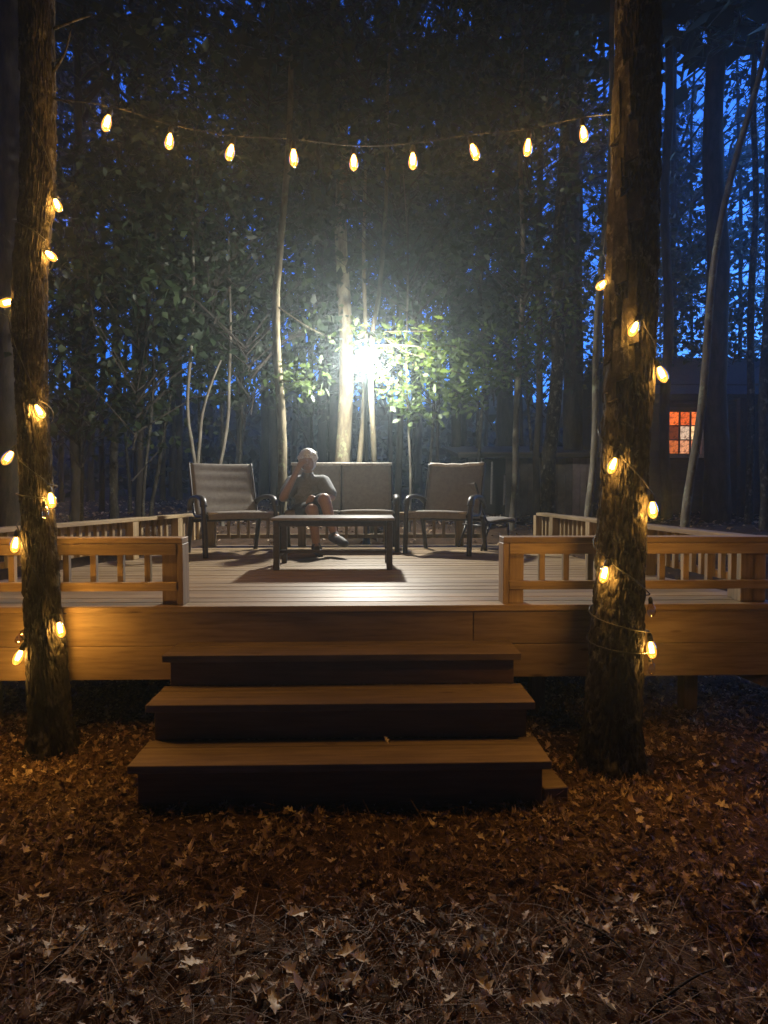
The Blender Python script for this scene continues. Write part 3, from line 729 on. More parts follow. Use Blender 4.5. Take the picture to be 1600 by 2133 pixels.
# coffee table
tl, trr = at_z(575, 1189, DZ), at_z(811, 1186, DZ); tc = (tl+trr)/2; tw = (trr-tl).length+.05
tb = thing('coffee_table', 'low dark patio coffee table standing in front of the seated man', 'table', (tc.x, tc.y+.26, DZ+.001))
tbw, tbd, tbh = tw, .54, .435
top = board('tabletop', (-tbw/2-.02, 0, tbh-.012), (tbw/2+.02, 0, tbh-.012), tbd+.04, .024, M_TOP, tb, bev=.006)
for sy in (-1, 1): board('apron', (-tbw/2+.05, sy*(tbd/2-.025), tbh-.05), (tbw/2-.05, sy*(tbd/2-.025), tbh-.05), .045, .022, M_TABLE, tb, up=Vector((0, sy, 0)))
for sx in (-1, 1):
    board('apron', (sx*(tbw/2-.025), -tbd/2+.05, tbh-.05), (sx*(tbw/2-.025), tbd/2-.05, tbh-.05), .045, .022, M_TABLE, tb, up=Vector((sx, 0, 0)))
    for sy in (-1, 1): board('leg', (sx*(tbw/2-.025), sy*(tbd/2-.025), 0), (sx*(tbw/2-.025), sy*(tbd/2-.025), tbh-.025), .05, .05, M_TABLE, tb, up=Vector((0, 1, 0)), bev=.006)
    board('side_stretcher', (sx*(tbw/2-.025), -tbd/2+.05, .115), (sx*(tbw/2-.025), tbd/2-.05, .115), .04, .03, M_TABLE, tb)
board('long_stretcher', (-tbw/2+.005, -.12, .14), (tbw/2-.005, -.12, .14), .07, .022, M_TABLE, tb)

# ------------------------------------------------------------------ the seated man
PB_ = at(632, 1085, 6.78)
def cap(bm, p0, r0, p1, r1, n=14):
    p0, p1 = Vector(p0), Vector(p1)
    L = (p1-p0).length; d = (p1-p0)/max(L, 1e-6); pts, rr = [], []
    for i in range(5):
        a = math.pi/2*(1-i/4); pts.append(p0-d*r0*math.sin(a)); rr.append(max(r0*math.cos(a), .0006))
    for i in range(1, 6): pts.append(p0+(p1-p0)*i/5); rr.append(r0+(r1-r0)*i/5)
    for i in range(1, 5):
        a = math.pi/2*i/4; pts.append(p1+d*r1*math.sin(a)); rr.append(max(r1*math.cos(a), .0006))
    tube('x', pts, rr, None, n=n, bm=bm)
def chain(bm, pts):
    for (a, ra), (b, rb) in zip(pts[:-1], pts[1:]): cap(bm, a, ra, b, rb)
def remeshed(name, bm, mat, parent, loc, vox, smooth=6):
    ob = link(name, bm_mesh(bm, name, True), mat, parent, loc=loc)
    m = ob.modifiers.new('remesh', 'REMESH'); m.mode = 'VOXEL'; m.voxel_size = vox; m.use_smooth_shade = True
    s = ob.modifiers.new('smooth', 'SMOOTH'); s.iterations = smooth; s.factor = .5
    return ob
def Q(px, py, Y): return at(px, py, Y)-Vector((PB_.x, PB_.y, DZ))
hd = Q(641, 962, 6.72); nk = Q(641, 985, 6.78); chest = Q(641, 1015, 6.85); belly = Q(640, 1045, 6.83); hip = Q(640, 1068, 6.86)
shL, shR = Q(611, 1006, 6.82), Q(672, 1006, 6.82)
elL, wrL, haL = Q(590, 1037, 6.62), Q(617, 985, 6.58), Q(626, 966, 6.60)
elR, wrR, haR = Q(690, 1036, 6.70), Q(664, 1040, 6.50), Q(652, 1040, 6.46)
hpL, hpR = hip+Vector((-.085, 0, -.01)), hip+Vector((.085, 0, 0))
knS, anS, toS = Q(651, 1062, 6.36), Q(659, 1158, 6.42), Q(666, 1171, 6.24)
knC, anC, toC = Q(676, 1040, 6.34), Q(697, 1116, 6.26), Q(716, 1130, 6.10)
toS.z = .035; anS.z = .085
bm = bmesh.new()
chain(bm, [(hip, .135), (belly, .125), (chest, .13)]); cap(bm, shL, .075, shR, .075)
chain(bm, [(chest+Vector((0, 0, .07)), .08), (nk, .055), (hd+Vector((0, .01, -.04)), .052)])
cap(bm, hd+Vector((0, .015, .03)), .083, hd+Vector((0, -.01, -.035)), .068)          # skull and jaw
face = hd+Vector((0, -.078, 0))
cap(bm, face+Vector((0, -.002, .012)), .009, face+Vector((0, -.022, -.018)), .013, 8)  # nose
cap(bm, face+Vector((-.02, .004, -.05)), .008, face+Vector((.02, .004, -.05)), .008, 8) # mouth
for s in (-1, 1):
    cap(bm, hd+Vector((s*.082, .01, .02)), .012, hd+Vector((s*.08, .01, -.02)), .01, 8)
    cap(bm, face+Vector((s*.014, .012, .027)), .01, face+Vector((s*.045, .022, .026)), .009, 8)   # brow
chain(bm, [(shL, .062), (elL, .046), (wrL, .030), (haL, .032)])
chain(bm, [(shR, .062), (elR, .046), (wrR, .030), (haR, .032)])
def hand(bm, wr, ha, spread, curl, thumb):
    f = (ha-wr).normalized(); s = (spread-f*spread.dot(f)).normalized(); c = (curl-f*curl.dot(f)).normalized()
    palm = ha+f*.02
    for i, L in enumerate((.062, .072, .068, .052)):
        b = palm+s*(.027-.018*i); k1 = b+f*L*.5+c*.008; k2 = k1+f*L*.34+c*.028
        chain(bm, [(b, .0095), (k1, .0088), (k2, .0072)])
    b = ha+s*.026; k1 = b+s*.024*thumb+f*.025+c*.012; chain(bm, [(b, .012), (k1, .0105), (k1+f*.028+c*.012, .009)])
    cap(bm, ha-f*.01+s*.012, .024, palm+s*.014, .02); cap(bm, ha-f*.01-s*.012, .022, palm-s*.014, .018)
hand(bm, wrL, haL, Vector((1, -.4, 0)), Vector((.5, .7, 0)), 1)
hand(bm, wrR, haR, Vector((0, -.3, 1)), Vector((.2, .3, -1)), 1)
chain(bm, [(hpL, .098), (knS, .062), (knS.lerp(anS, .3)+Vector((0, .02, 0)), .058), (anS, .036)])
chain(bm, [(hpR, .098), (knC, .062), (knC.lerp(anC, .3)+Vector((0, .02, 0)), .058), (anC, .036)])
chain(bm, [(anS, .036), (toS, .03)]); chain(bm, [(anC, .036), (toC, .03)])
man = remeshed('person', bm, M_SKIN, None, (PB_.x, PB_.y, DZ), .0065, 4)
tag(man, 'man in grey t-shirt and dark shorts seated with legs crossed, hand raised to his face', 'person')
bm = bmesh.new()
chain(bm, [(hip+Vector((0, 0, .02)), .15), (belly, .143), (chest, .146)]); cap(bm, shL, .088, shR, .088)
cap(bm, chest+Vector((0, 0, .08)), .085, nk+Vector((0, 0, -.03)), .07)
chain(bm, [(shL, .09), (shL.lerp(elL, .65), .078)]); chain(bm, [(shR, .092), (shR.lerp(elR, .75), .085)])
for q in range(7):
    a_ = chest.lerp(belly, random.random())+Vector((random.uniform(-.1, .1), -.13, 0)); cap(bm, a_, .02, a_+Vector((random.uniform(-.1, .1), .01, random.uniform(-.05, .05))), .012, 8)
remeshed('shirt', bm, M_SHIRT, man, (0, 0, 0), .009, 5)
bm = bmesh.new()
cap(bm, hpL, .13, hpR, .13); chain(bm, [(hpL, .122), (hpL.lerp(knS, .78), .096)]); chain(bm, [(hpR, .122), (hpR.lerp(knC, .8), .096)])
remeshed('shorts', bm, M_SHORT, man, (0, 0, 0), .009, 4)
bm = bmesh.new()
cap(bm, hd+Vector((0, .03, .05)), .10, hd+Vector((0, .035, -.015)), .092); cap(bm, hd+Vector((0, -.045, .092)), .052, hd+Vector((0, .03, .05)), .08)
for s in (-1, 1): cap(bm, hd+Vector((s*.078, .012, .04)), .036, hd+Vector((s*.07, .02, -.01)), .016, 8)
for q in range(46):
    th_, ph_ = random.uniform(0, 6.28), random.uniform(.0, 1.5); d_ = Vector((math.sin(ph_)*math.cos(th_), math.sin(ph_)*math.sin(th_), math.cos(ph_)))
    if d_.y < -.45 and d_.z < .75: continue
    c_ = hd+Vector((0, .022, .035))+d_*.095; cap(bm, c_, .016, c_+Vector((random.uniform(-.025, .025), random.uniform(-.02, .03), random.uniform(-.03, .01))), .011, 8)
remeshed('hair', bm, M_HAIR, man, (0, 0, 0), .0055, 2)
for an, to in ((anS, toS), (anC, toC)):
    bm = bmesh.new(); f = (to-an); f.normalize(); heel = an-f*.045+Vector((0, 0, -.035))
    chain(bm, [(an, .05), (heel, .045)]); chain(bm, [(heel, .045), (an.lerp(to, .6)+Vector((0, 0, -.012)), .05), (to+f*.03, .038)])
    remeshed('shoe', bm, M_SHOE, man, (0, 0, 0), .008, 3)

# ------------------------------------------------------------------ lamp post
LP = at(763, 960, 8.0); gz = tz(LP.x, 8.0); lz = at(763, 752, 8.0).z
lamp = thing('lamp_post', 'black lamp post with a dazzling white lantern behind the loveseat', 'lamp post', (LP.x, 8.0, gz-.02))
H = lz-gz+.02
link('pole', lathe_mesh('pole', [(.09, 0), (.09, .03), (.06, .06), (.042, .16), (.036, .3), (.034, H-.3), (.04, H-.24), (.03, H-.22), (.028, H-.17)], 16), M_BLACK, lamp)
ln = link('lantern', lathe_mesh('lantern', [(.001, -.175), (.05, -.17), (.07, -.15), (.072, -.14), (.001, -.139)], 8), M_BLACK, lamp, loc=(0, 0, H))
link('lamp_glass', lathe_mesh('lamp_glass', [(.001, -.132), (.05, -.128), (.085, -.07), (.1, 0), (.09, .06), (.06, .1), (.001, .106)], 18), M_LAMPGLOW, ln)
link('lantern_cap', lathe_mesh('lantern_cap', [(.001, .112), (.1, .112), (.13, .112), (.127, .122), (.07, .17), (.02, .2), (.012, .24), (.001, .25)], 14), M_BLACK, ln)
bm = bmesh.new()
for q in range(4):
    a = q*math.pi/2+.6; tube('x', [(.075*math.cos(a), .075*math.sin(a), -.145), (.112*math.cos(a), .112*math.sin(a), 0), (.1*math.cos(a), .1*math.sin(a), .118)], .005, None, n=5, bm=bm)
link('lantern_cage', bm_mesh(bm, 'lantern_cage'), M_BLACK, ln)
LD = bpy.data.lights.new('lantern_light', 'POINT'); LD.energy = LAMP_W; LD.color = (1.0, 0.96, 0.86); LD.shadow_soft_size = .07
lo = bpy.data.objects.new('lantern_light', LD); COL.objects.link(lo); lo.parent = ln; lo.location = (0, 0, -.01)
# ------------------------------------------------------------------ cabin and shed
cb = thing('cabin', 'dark cabin among the trees at the right with one lit orange window', 'cabin', (at(1480, 1000, 12.5).x, 12.5, 1.0))
def cl_(px, py, Y): return at(px, py, Y)-cb.location
x0, x1 = cl_(1345, 900, 12.5).x, cl_(1345, 900, 12.5).x+6.0
zt = cl_(1400, 800, 12.5).z
nb = int((zt+.3)/.2)
wx0, wx1 = cl_(1388, 900, 12.5).x, cl_(1462, 900, 12.5).x; wz1, wz0 = cl_(1400, 856, 12.5).z, cl_(1400, 948, 12.5).z
zz = -.3
while zz < zt:
    z2 = min(zz+.19, zt)
    if z2 < wz0 or zz > wz1: segs = [(x0, x1)]
    else: segs = [(x0, wx0-.02), (wx1+.02, x1)]
    for a_, b_ in segs: board('siding_board', (a_, .012*0, (zz+z2)/2), (b_, 0, (zz+z2)/2), z2-zz-.008, .03, M_CABIN, cb, up=Vector((0, -1, 0.08)))
    zz = z2
link('wall', box_mesh(x1-x0-.1, 4.0, zt+.3, .01, 'cabinwall'), M_DARK, cb, loc=((x0+x1)/2, 2.2, (zt-.3)/2-.02))
for s in (-1, 1):
    board('roof', ((x0+x1)/2, 2.2+s*1.25, zt+.55), ((x0+x1)/2+.001, 2.2+s*1.25, zt+.55), 1, 1, M_ROOF, cb) if False else None
board('roof', (x0-.3, .85, zt+.3), (x1+.3, .85, zt+.3), 3.1, .12, M_ROOF, cb, up=Vector((0, -.45, 1)))
board('roof', (x0-.3, 3.6, zt+.3), (x1+.3, 3.6, zt+.3), 3.1, .12, M_ROOF, cb, up=Vector((0, .45, 1)))
wn = link('window', box_mesh(wx1-wx0+.1, .04, .07, .004, 'sill'), M_TRIM, cb, loc=((wx0+wx1)/2, -.03, wz0-.02))
wc = wn.location
def wpart(n_, dx, dz, x, z, m, y=-.0): link(n_, box_mesh(dx, .045, dz, .003, n_), m, wn, loc=(x, y, z-wc.z))
wpart('frame', .06, wz1-wz0, wx0-wc.x, (wz0+wz1)/2+.02, M_TRIM); wpart('frame', .06, wz1-wz0, wx1-wc.x, (wz0+wz1)/2+.02, M_TRIM); wpart('frame', wx1-wx0+.1, .06, 0, wz1+.04, M_MUNTIN)
nc_, nr_ = 3, 3; pw, ph = (wx1-wx0-.06)/nc_, (wz1-wz0-.03)/nr_
pane_c = {(0, 0): (1, .24, .06, .55), (1, 0): (1, .42, .2, .75), (2, 0): (1, .3, .12, .7), (0, 1): (.8, .17, .06, .16), (1, 1): (.9, .62, .42, .75), (2, 1): (1, .66, .3, 1.3), (0, 2): (1, .18, .03, 1.0), (1, 2): (1, .16, .03, .75), (2, 2): (1, .2, .04, 1.1)}
for i in range(nc_):
    for j in range(nr_):
        r_, g_, b_, s_ = pane_c[(i, j)]
        t = NT('lit_pane'); v = t.coord('Object'); n = t.noise(v, 13, 4, .8); e_ = t.n('ShaderNodeEmission'); e_.inputs[1].default_value = s_*1.2
        t.l(t.ramp(n, [(.40, (r_*.2, g_*.1, b_*.1)), (.52, (r_, g_, b_))]), e_.inputs[0]); mm = t.done(e_.outputs[0])
        me = box_mesh(pw-.025, .012, ph-.025, .002, ('pane', i, j)); link('pane', me, mm, wn, loc=(wx0+.03+pw*(i+.5)-wc.x, .02, wz0+.02+ph*(j+.5)-wc.z))
for i in range(1, nc_): wpart('muntin', .028, wz1-wz0-.05, wx0+.03+pw*i-wc.x, (wz0+wz1)/2+.02, M_MUNTIN, .005)
for j in range(1, nr_): wpart('muntin', wx1-wx0-.08, .03, 0, wz0+.02+ph*j-wc.z, M_MUNTIN, .004)
px0 = cl_(1500, 1000, 11.6); 
for pxx in (1545, 1600, 1650): board('porch_post', cl_(pxx, 1078, 11.4), cl_(pxx, 830, 11.4), .12, .12, M_CABIN, cb, up=Vector((0, 1, 0)))
board('porch_rail', cl_(1535, 1022, 11.4), cl_(1690, 1022, 11.4), .1, .05, M_CABIN, cb)

shY = 12.0
sh = thing('shed', 'low grey board shed standing in the dim woods behind the right railing', 'shed', (at(1130, 1050, shY).x, shY, tz(at(1130, 1050, shY).x, shY)-.05))
def sl(px, py, Y=shY): return at(px, py, Y)-sh.location
zt = sl(1100, 950).z; xs = sl(975, 1000).x; xe = sl(1232, 1000).x
xx = xs; kk = 0
while xx < xe:
    x2 = min(xx+.145, xe)
    px_mid = 975+(xx-xs)/(xe-xs)*257
    if not (985 < px_mid < 1048) and not (1090 < px_mid < 1098):
        board('wall_board', ((xx+x2)/2, 0, 0), ((xx+x2)/2, 0, zt+random.uniform(-.01, .01)), .137, .022, M_SHED if px_mid < 1178 else M_PURPLE, sh, up=Vector((0, -1, 0)))
    xx = x2; kk += 1
link('back_wall', box_mesh(xe-xs-.06, 2.2, zt-.06, .01, 'shedbox'), M_DARK, sh, loc=((xs+xe)/2, 1.6, zt/2))
board('roof', (xs-.25, .9, zt+.14), (xe+.25, .9, zt+.14), 2.6, .07, M_DARK, sh, up=Vector((0, -.12, 1)))
board('fascia', (xs-.25, -.36, zt+.0), (xe+.25, -.36, zt+.0), .10, .03, M_CABIN, sh, up=Vector((0, -1, 0)))
for a_, b_, w_ in ((1015, 980, .07), (1022, 990, .05), (1049, 975, .05)):
    pass
for q, (pxx, z0_, z1_) in enumerate(((1001, 1045, 955), (1023, 1050, 962), (1050, 1052, 990))):
    tl_ = tube('garden_tool', [at(pxx, z0_, shY-.35), at(pxx+2, z1_, shY-.2)], .02, M_JUNK, None, n=7)
    tag(tl_, ['tallest pole leaning in the shed opening, leftmost of three', 'middle pole leaning in the shed opening', 'short pole at the right edge of the shed opening'][q], 'pole')

# ------------------------------------------------------------------ woods: every trunk one can tell apart is a tree
CROWN = []; BRANCH = {}
def limbs(me, thick):
    bm = bmesh.new()
    for c in LASTC:
        c = Vector(c); f = Vector((0, 0, c.z-.35*math.hypot(c.x, c.y)-.25)); mid = f.lerp(c, .5)+Vector((random.gauss(0, .08), random.gauss(0, .08), .12))
        tube('x', [f, mid, c, c+(c-mid)*.25+Vector((0, 0, .06))], [thick, thick*.6, thick*.3, thick*.15], None, n=4, bm=bm)
        for q in range(3):
            d = Vector((random.gauss(0, .3), random.gauss(0, .3), random.gauss(.05, .2))); tube('x', [mid.lerp(c, .7), c+d*.5, c+d], [thick*.3, thick*.2, thick*.1], None, n=3, bm=bm)
    BRANCH[me.name] = bm_mesh(bm, 'branches'); BRANCH[me.name].materials.append(M_BARK_DARK)
for k in range(5): CROWN.append(scatter('crown', LEAF_V, LEAF_F, *crown_arrays(40, 44, (2.3, 2.3, 3.6), .22, .19, .55))); limbs(CROWN[-1], .035)
NEED_V = [(0, 0, 0), (.045, .5, .03), (0, 1, 0), (-.045, .5, .03)]
RCROWN = [scatter('crown', LEAF_V, LEAF_F, *crown_arrays(120, 40, (2.6, 2.6, 2.2), .5, .42, .6)) for k in range(2)]
for m in RCROWN: m.materials.append(M_LEAF_FAR)
PCROWN = []
for k in range(3): PCROWN.append(scatter('crown', NEED_V, LEAF_F, *crown_arrays(38, 95, (2.0, 2.0, 3.4), .22, .28, .5))); limbs(PCROWN[-1], .05)
UND = []
for k in range(4): UND.append(scatter('crown', LEAF_V, LEAF_F, *crown_arrays(34, 34, (1.5, 1.3, 1.5), .19, .115, .5))); limbs(UND[-1], .010)
for m in CROWN: m.materials.append(M_LEAF_FAR)
for m in PCROWN: m.materials.append(M_NEEDLE)
for m in UND: m.materials.append(M_LEAF)
def trunk_mesh(pts, rad, n=12):
    V, F = tube_arrays(pts, rad, n, False); V = np.array([tuple(v) for v in V])
    nz = fbm(V[:, 0]*9, V[:, 1]*9, V[:, 2]*5, 3, 4)-.45
    C = np.repeat(np.array([tuple(p) for p in pts]), n, 0); V = C+(V-C)*(1+.42*nz[:, None])
    return np_mesh('trunk', V, np.array(F), True)
def tree(label, tab, Yt, wpx, mat, crown=None, cz=(8.0,), name='tree', group=None, topz=15.0, cat='tree', cscale=1.0, kink=.03):
    """tab: photo positions along the trunk from the foot upwards; wpx: trunk width at the foot"""
    p0 = at(*tab[0], Yt); p0.z = tz(p0.x, Yt)-.1
    e = thing(name, label, cat, p0, 0, group)
    w = [Vector((0, 0, 0))]+[at(a, b, Yt)-p0 for a, b in tab if at(a, b, Yt).z > p0.z+.25]
    if w[-1].z < topz:
        d = (w[-1]-w[-2]).normalized() if len(w) > 1 else Vector((0, 0, 1)); d = (d+Vector((0, 0, .6))).normalized()
        k = 0
        while w[-1].z < topz-.5 and k < 12: w.append(w[-1]+d*min(2.5, max(.6, topz-w[-1].z))+Vector((random.uniform(-.08, .08), random.uniform(-.08, .08), 0))); k += 1
    pts = smooth_path(w, 8); zm = max(pts[-1].z, .1); r0 = wpx/FPX*Yt/2
    pts = [p+Vector((kink*math.sin(p.z*1.7+Yt*3)*min(p.z, 1), kink*math.cos(p.z*1.3+Yt)*min(p.z, 1), 0)) for p in pts]
    rad = [r0*(1-.62*max(0, p.z)/zm)*(1+.3*max(0, 1-max(0, p.z)/.4)**2) for p in pts]
    link('trunk', trunk_mesh(pts, rad), mat, e)
    if crown:
        for c_ in cz:
            q = min(pts, key=lambda p: abs(p.z-c_)); me = random.choice(crown)
            o_ = link('crown', me, None, e, loc=(q.x+random.uniform(-.3, .3), q.y+random.uniform(-.3, .3), c_), rot=(random.uniform(-.15, .15), random.uniform(-.15, .15), random.uniform(0, 6.28)))
            s_ = cscale*random.uniform(.85, 1.2); o_.scale = (s_, s_, s_*random.uniform(.85, 1.15))
            if me.name in BRANCH: b_ = link('branches', BRANCH[me.name], None, e, loc=o_.location, rot=o_.rotation_euler); b_.scale = o_.scale
    return e
def branch_leaves(e, sprays, n_leaf, size, mat, name='leafy_branch'):
    """sprays: list of photo polylines with distances; an oak spray of lobed leaves on each"""
    bm = bmesh.new(); P, N = [], []
    for sp in sprays:
        pts = smooth_path([at(a, b, c_)-e.location for a, b, c_ in sp], 5); tube('x', pts, [.012*(1-.8*i/len(pts)) for i in range(len(pts))], None, n=5, bm=bm)
        for i in range(n_leaf):
            q = pts[min(len(pts)-1, int(random.uniform(.15, 1)*len(pts)))]; P.append(tuple(q+Vector((random.gauss(0, .14), random.gauss(0, .16), random.gauss(0, .10)))))
            N.append((random.gauss(0, .6), random.gauss(-.3, .6), random.gauss(.7, .4)))
    b = link(name, bm_mesh(bm, name), M_BARK_PALE, e)
    P, N = np.array(P), np.array(N); n = len(P)
    lv_ = link('leaves', scatter('leaves', OAK_V, OAK_F, P, rot_from(N, RNG.uniform(0, 6.28, n)), size*RNG.uniform(.7, 1.3, n)), mat, b); lv_['kind'] = 'stuff'
    return b
# --- trees round the lamp
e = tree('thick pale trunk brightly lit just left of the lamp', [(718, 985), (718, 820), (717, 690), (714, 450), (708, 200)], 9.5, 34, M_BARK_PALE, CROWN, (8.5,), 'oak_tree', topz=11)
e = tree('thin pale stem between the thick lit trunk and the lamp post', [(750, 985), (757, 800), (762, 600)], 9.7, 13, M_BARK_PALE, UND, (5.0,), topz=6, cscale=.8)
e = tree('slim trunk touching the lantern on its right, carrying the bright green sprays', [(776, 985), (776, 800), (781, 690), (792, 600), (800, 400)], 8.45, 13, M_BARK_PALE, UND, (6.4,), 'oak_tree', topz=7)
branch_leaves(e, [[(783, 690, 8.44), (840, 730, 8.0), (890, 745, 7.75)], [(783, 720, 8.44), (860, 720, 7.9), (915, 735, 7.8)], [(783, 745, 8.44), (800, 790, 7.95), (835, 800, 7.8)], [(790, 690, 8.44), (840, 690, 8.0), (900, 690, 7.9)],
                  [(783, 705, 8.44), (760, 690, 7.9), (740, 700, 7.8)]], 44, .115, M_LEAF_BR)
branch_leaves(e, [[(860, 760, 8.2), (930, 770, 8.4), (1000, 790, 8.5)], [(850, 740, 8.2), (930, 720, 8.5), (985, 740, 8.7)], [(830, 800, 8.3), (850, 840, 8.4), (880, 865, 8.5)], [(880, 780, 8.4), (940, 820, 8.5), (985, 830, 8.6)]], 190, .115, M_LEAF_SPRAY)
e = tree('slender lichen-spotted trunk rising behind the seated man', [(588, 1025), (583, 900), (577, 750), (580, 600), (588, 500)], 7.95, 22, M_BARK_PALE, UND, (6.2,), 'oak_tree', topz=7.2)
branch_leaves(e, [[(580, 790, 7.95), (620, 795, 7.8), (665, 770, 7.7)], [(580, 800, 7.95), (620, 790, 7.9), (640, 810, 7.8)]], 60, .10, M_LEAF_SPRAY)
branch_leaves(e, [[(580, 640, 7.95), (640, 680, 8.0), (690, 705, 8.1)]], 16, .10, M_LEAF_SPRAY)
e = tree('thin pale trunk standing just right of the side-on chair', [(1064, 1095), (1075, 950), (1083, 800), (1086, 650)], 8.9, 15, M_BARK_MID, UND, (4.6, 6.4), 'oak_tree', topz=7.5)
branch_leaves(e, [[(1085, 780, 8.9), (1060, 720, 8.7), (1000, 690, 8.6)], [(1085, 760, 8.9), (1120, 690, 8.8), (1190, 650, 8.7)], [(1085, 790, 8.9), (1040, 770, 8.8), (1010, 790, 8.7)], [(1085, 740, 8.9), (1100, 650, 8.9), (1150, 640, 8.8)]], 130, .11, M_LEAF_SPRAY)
tree('medium pale-footed pine trunk behind the right side railing', [(1142, 1065), (1150, 900), (1158, 780), (1166, 500), (1176, 200), (1180, 0)], 9.6, 31, M_BARK, PCROWN, (10.5,), 'pine_tree', topz=13)
tree('thin bare leaning trunk just left of the right light-wrapped tree', [(1222, 1090), (1240, 820), (1254, 600), (1268, 300), (1280, 0)], 8.2, 16, M_BARK_MID, UND, (10.5,), topz=11)
tree('leaning bare sapling crossing in front of the lit cabin window', [(1428, 1095), (1452, 880), (1480, 640), (1530, 350), (1598, 50)], 7.6, 19, M_BARK_MID, UND, (9.0,), topz=9)
tree('huge dark trunk rising out of the top of the photo above the lamp', [(700, 960), (692, 600), (682, 300), (676, 0)], 15, 74, M_BARK_DARK, PCROWN, (15,), 'pine_tree', topz=18)
tree('tall dark trunk close to the right of the right light-wrapped tree', [(1388, 1040), (1388, 600), (1392, 0)], 11, 22, M_BARK_DARK, PCROWN, (12.5,), 'pine_tree', topz=15)
tree('heavy forked dark trunk at the upper right', [(1492, 1050), (1492, 600), (1488, 0)], 10.5, 52, M_BARK_DARK, PCROWN, (13.0,), 'pine_tree', topz=16)
tree('thin dark trunk near the right margin of the photo', [(1560, 1090), (1566, 700), (1572, 300), (1580, 0)], 10, 16, M_BARK, PCROWN, (10.2,), 'pine_tree', topz=13)
tree('grey trunk cut off by the right edge of the photo', [(1592, 1100), (1597, 700), (1604, 100)], 9, 20, M_BARK, None, (11,), 'pine_tree', topz=12)
tree('very thick black trunk at the left edge of the photo', [(20, 1050), (22, 600), (25, 0)], 8.5, 62, M_BARK_DARK, PCROWN, (11,), 'pine_tree', topz=14)
tree('straight dim trunk left of the deck, nearest the left light-wrapped tree', [(157, 1060), (160, 600), (158, 0)], 11, 22, M_BARK_DARK, PCROWN, (10.5,), 'pine_tree', topz=14)
tree('dim trunk behind the left side railing, second from the left light-wrapped tree', [(238, 1045), (242, 700), (248, 0)], 11.5, 18, M_BARK, CROWN, (9.5,), topz=13)
tree('curving dim sapling left of the quilted chair', [(315, 1050), (335, 950), (362, 800), (385, 650)], 11, 9, M_BARK, UND, (4.8,), topz=5.5)
e = tree('twin-stemmed sapling just above the left chair', [(412, 985), (405, 930), (392, 840), (395, 700), (400, 600)], 9.2, 9, M_BARK_MID, UND, (4.6, 5.6), 'sapling', topz=6)
pts = smooth_path([at(a, b, 9.2)-e.location for a, b in ((410, 985), (416, 920), (422, 860), (440, 800), (460, 750))], 4); link('second_stem', trunk_mesh(pts, [.03-.001*i for i in range(len(pts))]), M_BARK_MID, e)
tree('short pale sapling between the left chair and the seated man', [(462, 985), (470, 930), (476, 860), (474, 760)], 9.4, 9, M_BARK_MID, UND, (3.9,), 'sapling', topz=4.6)
tree('straight dark trunk high above the seated man', [(572, 980), (574, 500), (576, 0)], 15, 22, M_BARK_DARK, CROWN, (11,), topz=16)
tree('faint thin stem between the loveseat and the right chair', [(852, 1085), (853, 900), (850, 700)], 8.7, 6, M_BARK_MID, UND, (4.4,), 'sapling', topz=5)
tree('tall dark trunk above the right-hand sprays of oak leaves', [(948, 1000), (946, 600), (944, 200), (946, 0)], 14, 22, M_BARK_DARK, CROWN, (11,), topz=16)
tree('broad dark trunk left of the right light-wrapped tree, high up', [(1195, 1000), (1192, 500), (1190, 0)], 13, 44, M_BARK_DARK, CROWN, (12,), topz=16)
tree('dark trunk above the right-hand chair, broad and straight', [(1050, 1000), (1052, 500), (1060, 0)], 16, 40, M_BARK_DARK, CROWN, (12,), topz=17)
# understorey crowns
G = 'understorey trees behind the deck'
und = [(300, 9.8, 3.0), (500, 11.5, 3.4), (420, 13, 4.2), (640, 12.5, 3.6), (760, 14, 4.4), (890, 12, 4.0), (1000, 13.5, 4.4), (1110, 12.5, 3.8), (170, 10.5, 3.3), (60, 10.5, 3.1), (1330, 14.8, 4.4), (1560, 14.5, 4.2), (860, 15.5, 7.2), (270, 13, 6.2), (1000, 11.5, 6.6), (460, 12.2, 6.6), (690, 11.5, 6.6)]
for i, (px, Yt, zc) in enumerate(und):
    tree('leafy dim understorey tree standing in the unlit woods behind the deck', [(px, 1060), (px+random.uniform(-15, 15), 800)], Yt, 8, M_BARK, UND, (zc, zc+1.2), 'understorey_tree', G, topz=zc+1.5, cscale=1.35)
# far tall trees, nothing tells them apart
G = 'tall dark trees deep in the woods'
rr_ = random.Random(5)
for i in range(23):
    px = -150+1900*i/22+rr_.uniform(-22, 22); Yt = rr_.uniform(15.5, 30)
    if px > 1560 or (1230 < px and rr_.random() < .2): continue
    zc = Yt*rr_.uniform(.25, .66)+1.5
    pn = rr_.random() < .4
    tree('tall dark tree standing deep in the woods far behind the deck', [(px, 1040), (px+rr_.uniform(-18, 18), 300)], Yt, rr_.uniform(9, 22), M_BARK_DARK, PCROWN if pn else CROWN, (zc,), 'forest_tree', G, topz=min(19, zc+5), cscale=rr_.uniform(1.0, 1.5))
# slim straight pines whose bare poles stand against the sky gaps
G = 'slim bare pine poles against the sky gaps'
for i, px in enumerate([128, 188, 212, 284, 338, 372, 436, 498, 612, 642, 872, 912, 968, 1012, 1088, 1128, 1206, 1412, 1446, 1540]):
    tree('slim straight bare pine pole showing dark against the blue gaps in the woods', [(px, 1040), (px+rr_.uniform(-10, 10), 400), (px+rr_.uniform(-14, 14), 0)], rr_.uniform(13, 23), rr_.uniform(7, 15), M_BARK_DARK, None, name='pine_pole', group=G, topz=19, kink=.015)
